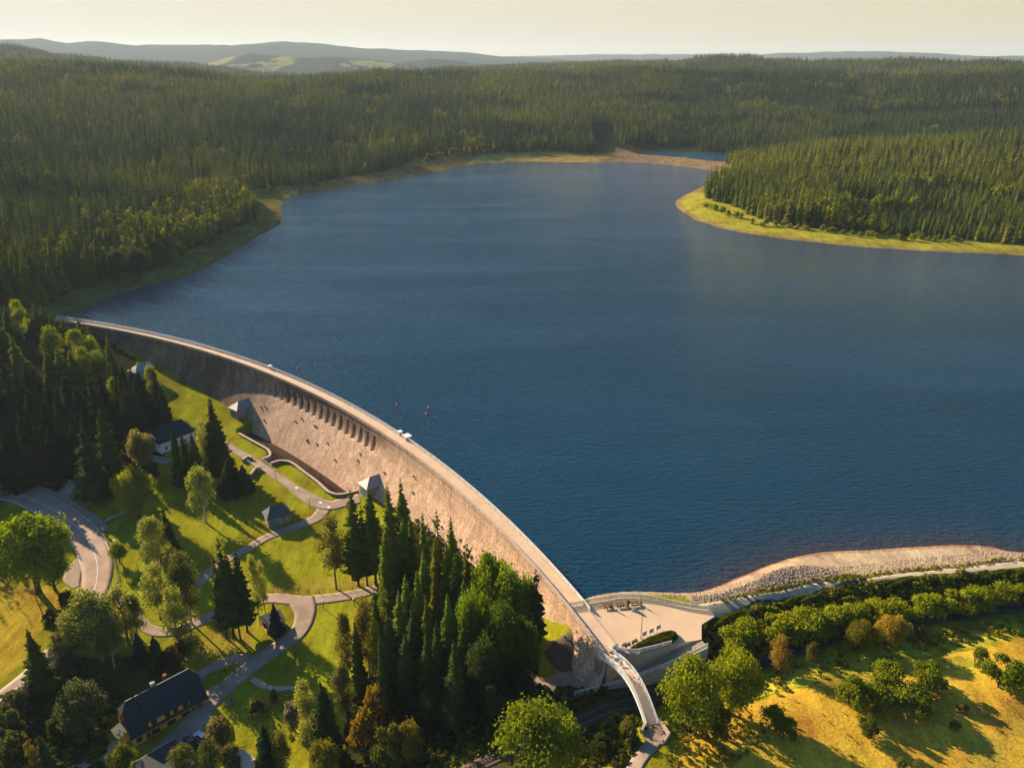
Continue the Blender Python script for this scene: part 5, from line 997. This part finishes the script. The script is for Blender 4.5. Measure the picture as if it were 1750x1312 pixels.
#@@PART4
# ------------------------------------------------------------------ walls, bridge, railings
def wall_along(name, P, label, h0, h1, t=.7, m=None, cap=True, cat='wall'):
    """P: plan points with the top elevation as third; goes down h0 below, coping on top"""
    P = np.asarray(P, float); o = thing(name, label, cat, P[0]); L = P - P[0]
    MB().sweep(L, [(-t / 2, -h0), (-t / 2, h1), (t / 2, h1), (t / 2, -h0)]).build('wall', m or M['rubble'], o)
    if cap: MB().sweep(L, [(-t / 2 - .1, h1 + .003), (-t / 2 - .1, h1 + .16), (t / 2 + .1, h1 + .16), (t / 2 + .1, h1 + .003)]).build('coping', M['cap'], o)
    return o
def zline(px, z): return catmull([np.r_[G(u, v, z), z] for u, v in px], 6)
wall_along('basin_wall', zline([(408, 740), (439, 757), (455, 766), (461, 772), (460, 779), (449, 783)], -15), 'shorter stone basin wall with a rounded end beside the narrow lawn strip', 5.5, 0)
wall_along('basin_wall', zline([(463, 791), (475, 787), (488, 787), (500, 791), (520, 806), (543, 823), (558, 837), (567, 842), (579, 844), (594, 842), (613, 837)], -15), 'longer curving stone basin wall around the bright lawn below the arches', 5.5, 0)
wall_along('stream_wall', zline([(414, 785), (424, 779), (430, 781)], -15.1), 'short stone wing wall of the stream arch, on the upper side of the path', 4, 0)
wall_along('stream_wall', zline([(428, 810), (436, 800), (445, 797)], -15.1), 'short curved stone wing wall of the stream arch, on the lower side of the path', 4, 0)
wall_along('stream_wall', zline([(178, 892), (200, 880), (222, 872)], -17.4), 'low stone wall over the stream beside the road bend', 3.5, 0)
railing('bridge_railing', [np.r_[hit(u, v)[:2], hit(u, v)[2] + .1] for u, v in [(446, 787), (464, 799)]], 'short white railing on the basin side of the path bridge', 1.2, 1.1, 2)
railing('bridge_railing', [np.r_[hit(u, v)[:2], hit(u, v)[2] + .1] for u, v in [(423, 790), (444, 806)]], 'short white railing on the stream side of the path bridge', 1.2, 1.1, 2)
prl = zline([(971, 1036), (989, 1034), (1010, 1029), (1041, 1024), (1058, 1021), (1091, 1021), (1122, 1026), (1142, 1031), (1163, 1035.5), (1194, 1040.5), (1209, 1042)], 3.0)
railing('plaza_railing', prl, 'white glazed railing curving along the lake side of the plaza', 2.0, 1.25, 1, None, M['infill'])
inn = [(1047, 1112), (1056, 1113), (1084, 1118), (1115, 1111), (1147, 1102.5)]
iw = resample(np.array([np.r_[G(u, v, 3.0), 3.0] for u, v in inn]), .8)
wall_along('retaining_wall', iw, 'stone retaining wall holding the plaza island above the sloping ramp', 6.5, .12, .5, M['concrete'])
railing('plaza_railing', iw + [0, 0, .28], 'white glazed railing on the wall around the hedge island', 1.8, 1.1, 1, None, M['infill'])
out = catmull([np.r_[G(u, v, z), z] for u, v, z in [(1209, 1107, 2.5), (1180, 1121, 1.75), (1146, 1137, .6), (1110, 1151, -1.1), (1062, 1168, -3.4), (1020, 1180, -5.2), (982, 1189, -6.2)]], 5)
wall_along('ramp_wall', out, 'long concrete wall on the outer side of the ramp, above the railway', 3.2, .25, .4, M['concrete'], False)
railing('ramp_railing', out + [0, 0, .25], 'long white railing on the outer ramp wall above the railway', 1.9, 1.15, 3, None, M['infill'])
# wall at the dam's end and its buttress
p0 = arc(math.radians(22.9), R_DN); 
wall_along('end_wall', np.array([np.r_[G(u, v, 4), 4.0] for u, v in [(1037, 1102), (1044, 1112)]]), 'short low brick-coloured wall between the plaza and the start of the footbridge', 1.0, 0, .5, M['cap'], False)
# footbridge
B0 = np.r_[G(1031, 1115, 3), 3.0]; B1 = np.r_[G(1114, 1238, 1.4), 1.4]
fb = thing('footbridge', 'narrow arched footbridge with white railings crossing over the railway', 'bridge', B0)
tt = np.linspace(0, 1, 40); dirv = (B1 - B0)[:2]; Lb = np.hypot(*dirv); nb_ = np.array([-dirv[1], dirv[0]]) / Lb
# gentle bend toward the lake side in plan as well as the hump
DK_ = np.c_[B0[0] + dirv[0] * tt + nb_[0] * 1.1 * np.sin(math.pi * tt), B0[1] + dirv[1] * tt + nb_[1] * 1.1 * np.sin(math.pi * tt), B0[2] + (B1[2] - B0[2]) * tt + 2.0 * np.sin(math.pi * tt)]
Ld = DK_ - B0
MB().sweep(Ld, [(-1.15, -.28), (-1.15, .06), (1.15, .06), (1.15, -.28)]).build('deck', M['crest'], fb)
for s in (-1, 1):
    MB().sweep(Ld, [(s * 1.16, -.6), (s * 1.16, .15), (s * 1.30, .15), (s * 1.30, -.6)]).build('girder', M['white'], fb)
    for k, z in enumerate((1.25, .95, .7, .45)):
        q = .055 if k == 0 else .028
        MB().sweep(Ld, [(s * 1.22 - q, z - q), (s * 1.22 - q, z + q), (s * 1.22 + q, z + q), (s * 1.22 + q, z - q)]).build('handrail' if k == 0 else 'rail', M['white'], fb)
    for k in range(0, 40, 3):
        d = Ld[min(k + 1, 39), :2] - Ld[max(k - 1, 0), :2]; d /= np.hypot(*d); nx = np.array([-d[1], d[0]])
        o = MB().cbox(0, 0, .0, .09, .09, 1.27).build('post', M['white'], fb); o.location = (*(Ld[k, :2] + nx * s * 1.22), Ld[k, 2])
for k, s in ((17, -1), (21, 1)):
    d = Ld[k + 1, :2] - Ld[k - 1, :2]; d /= np.hypot(*d); nx = np.array([-d[1], d[0]])
    o = MB().cbox(-.65, 0, 0, .06, .06, 1.1).cbox(.65, 0, 0, .06, .06, 1.1).box(-.7, .7, -.03, .03, 1.03, 1.1).box(-.7, .7, -.03, .03, .5, .56).build('barrier', M['white'], fb); o.location = (*(Ld[k, :2] + nx * s * .5), Ld[k, 2] + .06); o.rotation_euler = (0, 0, math.atan2(nx[1], nx[0]))
ab = [G(u, v, 1.3) for u, v in [(1103, 1237), (1126, 1232), (1143, 1257), (1133, 1271), (1110, 1263), (1098, 1252)]]
aw = thing('bridge_abutment', 'stone abutment at the lower end of the footbridge', 'abutment', (0, 0, 0))
MB().prism(ab[::-1], -3.5, 1.28).build('masonry', M['rubble'], aw); MB().prism([G(u, v, 1.3) for u, v in [(1105, 1238), (1123, 1234), (1137, 1257), (1130, 1266), (1112, 1260)]][::-1], 1.2, 1.36).build('paving', M['path'], aw)
MB().sweep(np.array([np.r_[G(u, v, 1.3), 1.3] for u, v in [(1126, 1233), (1143, 1257), (1134, 1270)]]), [(-.25, 0), (-.25, .9), (.25, .9), (.25, 0)]).build('side_wall', M['cap'], aw)
MB().sweep(np.array([np.r_[G(u, v, 1.3), 1.3] for u, v in [(1103, 1238), (1096, 1252)]]), [(-.25, 0), (-.25, .9), (.25, .9), (.25, 0)]).build('side_wall', M['cap'], aw)
ribbon('path', gh([(1122, 1262), (1108, 1278), (1092, 1298), (1078, 1325)]), 3.0, M['path'], .16)
pb = thing('bridge_pier', 'stone pier carrying the upper end of the footbridge', 'pier', (B0[0] + dirv[0] * .04, B0[1] + dirv[1] * .04, -6), math.atan2(dirv[1], dirv[0]))
MB().box(-1.8, .6, -1.6, 1.6, 0, 8.4).build('shaft', M['rubble'], pb); MB().box(-1.9, .7, -1.7, 1.7, 8.403, 8.65).build('cap', M['cap'], pb)

# railway
tr = thing('railway_track', 'narrow-gauge railway track curving below the footbridge and along the bank', 'railway track', TRK[0])
tp = resample(catmull([np.r_[p[:2], p[2]] for p in TRK], 8), .7); tp[:, 2] = terrain(tp[:, 0], tp[:, 1]) + .12; Lt = tp - TRK[0]
for s in (-.45, .45): MB().sweep(Lt, [(s - .04, .14), (s - .04, .29), (s + .04, .29), (s + .04, .14)]).build('rail', M['rust'], tr)
fz = [PR(*p)[:2] for p in tp]; vis = [k for k, (u, v) in enumerate(fz) if -20 < u < 1770 and v < 1330 and (u < 1130 or 1300 < u)]
vis = sorted(vis, key=lambda k: np.hypot(*tp[k][:2]))[:95]; rest = MB(); sm = None
for k in range(1, len(tp) - 1):
    d = tp[k + 1] - tp[k - 1]; a = math.atan2(d[1], d[0])
    if k in vis:
        if sm is None: q = MB().box(-.13, .13, -.85, .85, 0, .14).build('sleeper', M['sleeper'], tr); sm = q
        else: q = sm.copy(); C.objects.link(q); q.parent = tr
        q.location = Lt[k]; q.rotation_euler = (0, 0, a)
    else:
        ca, sa = math.cos(a), math.sin(a); b_ = [(x * ca - y * sa + Lt[k][0], x * sa + y * ca + Lt[k][1], z + Lt[k][2]) for z in (0, .14) for x, y in ((-.13, -.85), (.13, -.85), (.13, .85), (-.13, .85))]
        rest.add(b_, [(0, 3, 2, 1), (4, 5, 6, 7), (0, 1, 5, 4), (1, 2, 6, 5), (2, 3, 7, 6), (3, 0, 4, 7)])
rest.build('sleepers', M['sleeper'], tr)['kind'] = 'stuff'

# ------------------------------------------------------------------ plaza furniture
def at(u, v, z): return np.r_[G(u, v, z), z]
pa = G(1084, 1033, 3) - G(1037, 1037, 3); pang = math.atan2(pa[1], pa[0])
for u, v, lb in [(1037, 1037, 'picnic table on the plaza nearest the dam crest'), (1059, 1035, 'middle picnic table on the plaza, beside the rounder potted shrub'), (1084, 1033, 'picnic table on the plaza beside the tall flagpole top')]:
    t = thing('picnic_table', lb, 'picnic table', at(u, v, 3.0), pang, 'picnic tables along the plaza railing')
    MB().box(-1.05, 1.05, -.4, .4, .72, .79).build('tabletop', M['wood'], t)
    for y in (-.75, .75): MB().box(-1.05, 1.05, y - .16, y + .16, .42, .48).build('seat', M['wood'], t)
    for x in (-.7, .7): MB().add([(x - .05, -.85, 0), (x + .05, -.85, 0), (x + .05, -.7, 0), (x - .05, -.7, 0), (x - .05, -.3, .715), (x + .05, -.3, .715), (x + .05, -.15, .715), (x - .05, -.15, .715), (x - .05, .85, 0), (x + .05, .85, 0), (x + .05, .7, 0), (x - .05, .7, 0), (x - .05, .3, .715), (x + .05, .3, .715), (x + .05, .15, .715), (x - .05, .15, .715)],
                                       [(0, 1, 5, 4), (1, 2, 6, 5), (2, 3, 7, 6), (3, 0, 4, 7), (8, 12, 13, 9), (9, 13, 14, 10), (10, 14, 15, 11), (11, 15, 12, 8)]).box(x - .05, x + .05, -.85, .85, .36, .415).build('leg', M['dark'], t)
for u, v, h, w, c, lb in [(1045, 1037, 1.9, .75, (.10, .11, .02), 'slim potted conifer on the plaza, nearest the dam'), (1073, 1034.5, 1.7, 1.5, (.13, .12, .02), 'wide potted shrub between two picnic tables'), (1096, 1032.5, 2.0, .7, (.09, .09, .02), 'slim potted conifer at the far end of the tables')]:
    e = tree('cone' if w < 1 else 'bush', at(u, v, 3.35), h, w, c, lb, None, cat='potted plant', name='potted_plant')
    o = MB().tube([(0, 0, -.35 / h), (0, 0, .02)], [.28 / w, .38 / w], 10).build('pot', M['cap'], e)
p = at(1095, 1090, 3); fl = thing('flagpole', 'tall thin pole standing in the middle of the plaza', 'pole', p)
MB().tube([(0, 0, 0), (0, 0, 4), (0, 0, 9.2)], [.085, .075, .05], 8).build('shaft', M['rust'], fl); MB().tube([(0, 0, 9.2), (0, 0, 9.32)], [.09, .03], 8).build('finial', M['dark'], fl); MB().tube([(0, 0, 0), (0, 0, .12)], .2, 10).build('foot', M['concrete'], fl)
IG = 'information panels on the plaza'
ip_ang = math.atan2(*(G(1125, 1075, 3) - G(1101, 1086, 3))[::-1])
for u, v, lb in [(1101, 1088, 'pale information panel nearest the tall pole, first of the three in a row'), (1113, 1083, 'middle pale information panel of the row of three'), (1125, 1077, 'last pale information panel of the row of three, beside the hedge island'), (1052, 1110, 'pale information panel beside the footbridge entrance'), (1066, 1107, 'pale information panel between the footbridge entrance and the benches')]:
    o = thing('information_panel', lb, 'information panel', at(u, v, 3), ip_ang, IG)
    for x in (-.6, .6): MB().cbox(x, .05, 0, .07, .07, 1.5).build('post', M['white'], o)
    MB().box(-.68, .68, -.03, .01, .35, 1.52).build('board', M['panel'], o)
    MB().box(-.60, .60, -.036, -.031, 1.28, 1.36).box(-.60, -.05, -.036, -.031, .55, 1.15).box(.05, .60, -.036, -.031, .75, 1.15).build('print', mat('panel_print', (.30, .36, .44), .5, .3), o)
for u, v, lb in [(1073, 1105, 'dark plaza bench nearer the footbridge'), (1085, 1099, 'dark plaza bench by the tip of the hedge island')]:
    o = thing('bench', lb, 'bench', at(u, v, 3), ip_ang + .1, 'benches by the hedge island')
    MB().box(-.85, .85, -.22, .22, .42, .48).build('seat', M['dark'], o); MB().box(-.85, .85, .2, .25, .55, .9).build('backrest', M['dark'], o)
    for x in (-.7, .7): MB().box(x - .04, x + .04, -.2, .24, 0, .415).box(x - .04, x + .04, .2, .25, .485, .9).build('leg', M['dark'], o)
p = at(1000, 1083, 3); o = thing('signpost', 'thin upright post on the dam parapet beside the plaza', 'post', p); MB().tube([(0, 0, 0), (0, 0, 2.6)], .05, 6).build('shaft', M['white'], o); MB().cbox(0, 0, 2.1, .3, .04, .45).build('plate', M['white'], o)
p = hit(1474, 994); o = thing('wooden_bench', 'brown wooden bench at the lake side of the shore path', 'bench', p + [0, 0, .05], .2)
MB().box(-1.1, 1.1, -.28, .28, .42, .5).build('seat', M['wood'], o); MB().box(-1.1, 1.1, .24, .32, .52, 1.0).build('backrest', M['wood'], o)
for x in (-.8, .8): MB().box(x - .06, x + .06, -.25, .3, 0, .415).build('leg', M['wood'], o)
# ------------------------------------------------------------------ street furniture below the dam
def lamp(u, vb, vt, label, street=False, dirx=0.0):
    p = hit(u, vb); f = PR(*p)[2]; h = (vb - vt) / F * f * 1.12; o = thing('street_lamp', label, 'street lamp', p, dirx)
    MB().tube([(0, 0, -.1), (0, 0, h * .5), (0, 0, h)], [.10, .08, .055], 7).build('pole', M['dark'], o)
    if street: MB().tube([(0, 0, h), (.5, 0, h + .25), (1.2, 0, h + .3)], .05, 6).build('arm', M['dark'], o); MB().box(1.0, 1.75, -.16, .16, h + .22, h + .36).build('lamp_head', M['white'], o)
    else: MB().tube([(0, 0, h), (0, 0, h + .12), (0, 0, h + .42), (0, 0, h + .5)], [.12, .24, .26, .1], 10).build('lamp_head', M['white'], o)
lamp(131, 857, 824, 'street lamp at the junction of the road and the shaded side road', True, 2.6)
lamp(217, 996, 922, 'tall street lamp with a bright head beside the outer pavement of the bend', True, 2.8)
lamp(472, 821, 804, 'low path lamp beside the path near the bridge railings'); lamp(530, 867, 851, 'low path lamp beside the path nearest the stone hut'); lamp(553, 1040, 1026, 'low lamp post at the corner of the bright green lawn'); lamp(605, 1034, 1024, 'low lamp post near the edge of the grove by the lower path')
p = hit(75, 1054); o = thing('utility_pole', 'leaning wooden pole on the dry meadow beside the big tree', 'pole', p); MB().tube([(0, 0, -.2), (-.5, 0, 5), (-1.0, .1, 9.5)], [.14, .12, .09], 7).build('shaft', M['wood'], o); MB().cbox(-1.0, .1, 9.2, 1.0, .1, .1).build('crossarm', M['wood'], o)
p = hit(241, 997); o = thing('utility_pole', 'dark pole on the sunlit grass right of the road bend', 'pole', p); MB().tube([(0, 0, -.2), (0, 0, 7)], [.12, .08], 7).build('shaft', M['dark'], o); MB().tube([(0, 0, 7), (0, 0, 7.15)], [.1, .05], 7).build('cap', M['dark'], o)
# guard rail along the pavement
gp_ = [hit(u, v) for u, v in [(172, 912), (183, 928), (192, 950), (198, 972), (201, 990), (200, 1000)]]
railing('guard_rail', np.array([[p[0], p[1], p[2] + .1] for p in gp_]), 'dark pedestrian railing between the road bend and its pavement', 1.6, 1.0, 2, M['dark'], None, 'guard rail')
gp_ = [hit(u, v) for u, v in [(0, 822), (50, 830), (92, 828), (100, 818)]]
railing('guard_rail', np.array([[p[0], p[1], p[2] + .1] for p in gp_]), 'grey railing along the far side of the shaded road', 2.2, .9, 2, M['concrete'], None, 'guard rail')
gp_ = [hit(u, v) for u, v in [(134, 1008), (128, 1028), (118, 1048)]]
railing('guard_rail', np.array([[p[0], p[1], p[2] + .1] for p in gp_]), 'metal crash barrier on the inner side of the road beside the dry meadow', 2, .8, 1, M['panel'], None, 'guard rail')
# wire fence round the bright lawn
fp = [hit(u, v) for u, v in [(458, 1009), (480, 1011), (510, 1013), (540, 1014), (565, 1013), (600, 1008), (640, 999)]]
fp = resample(catmull(fp, 5), 2.9); fe = thing('wire_fence', 'low wire fence on dark posts along the bright lawn', 'fence', fp[0]); Lf = fp - fp[0]; pm = None
for q in Lf:
    if pm is None: pm = o = MB().cbox(0, 0, -.1, .11, .11, 1.5).build('post', M['dark'], fe)
    else: o = pm.copy(); C.objects.link(o); o.parent = fe
    o.location = q
for z in (.5, .95, 1.3): MB().sweep(Lf, [(-.012, z), (-.012, z + .024), (.012, z + .024), (.012, z)]).build('wire', M['dark'], fe)
for u, v, lb in [(507, 834, 'pinkish hatch cover in the path beside the bright lawn strip'), (548, 859, 'pale hatch cover in the path nearer the junction'), (562, 867, 'white hatch cover in the middle of the path junction')]:
    p = hit(u, v); o = thing('hatch_cover', lb, 'hatch cover', p + [0, 0, .1], -.6, 'hatch covers in the path'); MB().box(-.75, .75, -.5, .5, 0, .06).build('frame', M['cap'], o); MB().box(-.62, .62, -.4, .4, .061, .075).build('lid', M['wall_white'], o)
# garden pergola and beds
p = hit(486, 1197); o = thing('pergola', 'small open timber frame in the garden by the gravel path', 'pergola', p, .4)
for x in (-1.3, 1.3):
    for y in (-.8, .8): MB().cbox(x, y, -.1, .12, .12, 2.2).build('post', M['wood'], o)
MB().box(-1.5, 1.5, -.9, -.7, 2.1, 2.22).box(-1.5, 1.5, .7, .9, 2.1, 2.22).build('beam', M['wood'], o)
# ------------------------------------------------------------------ vehicles
def car(label, name, p, rz, paint, L=4.3, W=1.75, H_=1.45, van=False, cat='car'):
    o = thing(name, label, cat, p, rz)
    hb = .82 if not van else 1.05
    def shell(prof, w0, w1, nm, m, zmid):
        V = []; n = len(prof)
        for s in (-1, 1): V += [(x, s * (w0 if z < zmid else w1) / 2, z) for x, z in prof]
        return MB().add(V, [tuple(range(n)), tuple(range(n, 2 * n))[::-1]] + [(k, n + k, n + (k + 1) % n, (k + 1) % n) for k in range(n)]).build(nm, m, o)
    h = L / 2
    shell([(-h, .32), (-h + .02, .62), (-h + .12, hb), (h - 1.0, hb + .02), (h - .35, hb - .1), (h - .05, .62), (h, .35), (h - .1, .25), (-h + .1, .25)], W, W * .96, 'body', paint, .6)
    if van: cab = [(-h + .1, hb + .001), (-h + .18, H_), (h - 1.5, H_), (h - .75, hb + .001)]
    else: cab = [(-h + .25, hb + .001), (-h + .85, H_ - .03), (.35, H_), (h - 1.05, hb + .021)]
    shell(cab, W * .93, W * .78, 'cabin_glass', M['glass'], hb + .05)
    r0, r1 = cab[1][0] + .05, cab[2][0] - .05
    MB().box(r0, r1, -W * .37, W * .37, H_ + .003, H_ + .06).build('roof', paint, o)
    if van: MB().box(-h + .2, .35, -W * .475, -W * .468, hb, H_ - .15).box(-h + .2, .35, W * .468, W * .475, hb, H_ - .15).build('side_panel', paint, o)
    for x in (-h * .62, h * .62):
        for s in (-1, 1):
            w_ = MB().tube([(x, s * (W / 2 - .2), .32), (x, s * (W / 2 + .01), .32)], .32, 14).build('wheel', M['tyre'], o)
            MB().tube([(x, s * (W / 2 + .011), .32), (x, s * (W / 2 + .02), .32)], .19, 10).build('rim', M['panel'], w_)
    for s in (-1, 1):
        MB().cbox(h - .12, s * W * .36, .55, .14, .32, .14).build('headlight', M['white'], o); MB().cbox(-h + .03, s * W * .40, .58, .08, .2, .18).build('tail_light', M['red'], o)
    return o
a, b = hit(336, 1252), hit(353, 1264); rzc = math.atan2(*(b - a)[:2][::-1])
p = hit(345, 1262); car('white car parked on the drive beside the olive-brown bush', 'parked_car', p + [0, 0, .1], rzc + math.pi, M['carwhite'])
p = hit(325, 1270); car('dark car parked in shadow next to the white car', 'parked_car', p + [0, 0, .1], rzc + math.pi, M['cardark'])
p = hit(125, 806); car('pale blue van parked on the shaded side road', 'parked_van', p + [0, 0, .12], 2.3, M['carwhite'], 4.8, 1.95, 2.1, True, 'van')
# pontoon at the far causeway
p = G(1167, 270, .2); o = thing('pontoon', 'small pale pontoon moored behind the far stone causeway', 'pontoon', (*p, .1), .25)
MB().box(-6, 6, -1.5, 1.5, 0, .5).build('deck', M['white'], o); MB().box(-5.8, 5.8, 1.3, 1.4, .51, 1.5).build('rail', M['white'], o)
# ------------------------------------------------------------------ the air
hm = bpy.data.materials.new('haze'); hm.use_nodes = True; n = hm.node_tree.nodes; n.remove(n['Principled BSDF'])
pv = n.new('ShaderNodeVolumePrincipled'); pv.inputs['Color'].default_value = (.66, .82, 1.0, 1); pv.inputs['Density'].default_value = 4.2e-5; pv.inputs['Anisotropy'].default_value = .2
hm.node_tree.links.new(pv.outputs[0], n['Material Output'].inputs['Volume'])
zt_ = float(max(Hh.max(), H)) + 45
struct(MB().box(-15000, 15000, -400, 16500, float(Hh.min()) - 300, zt_).build('haze', hm), 'stuff')
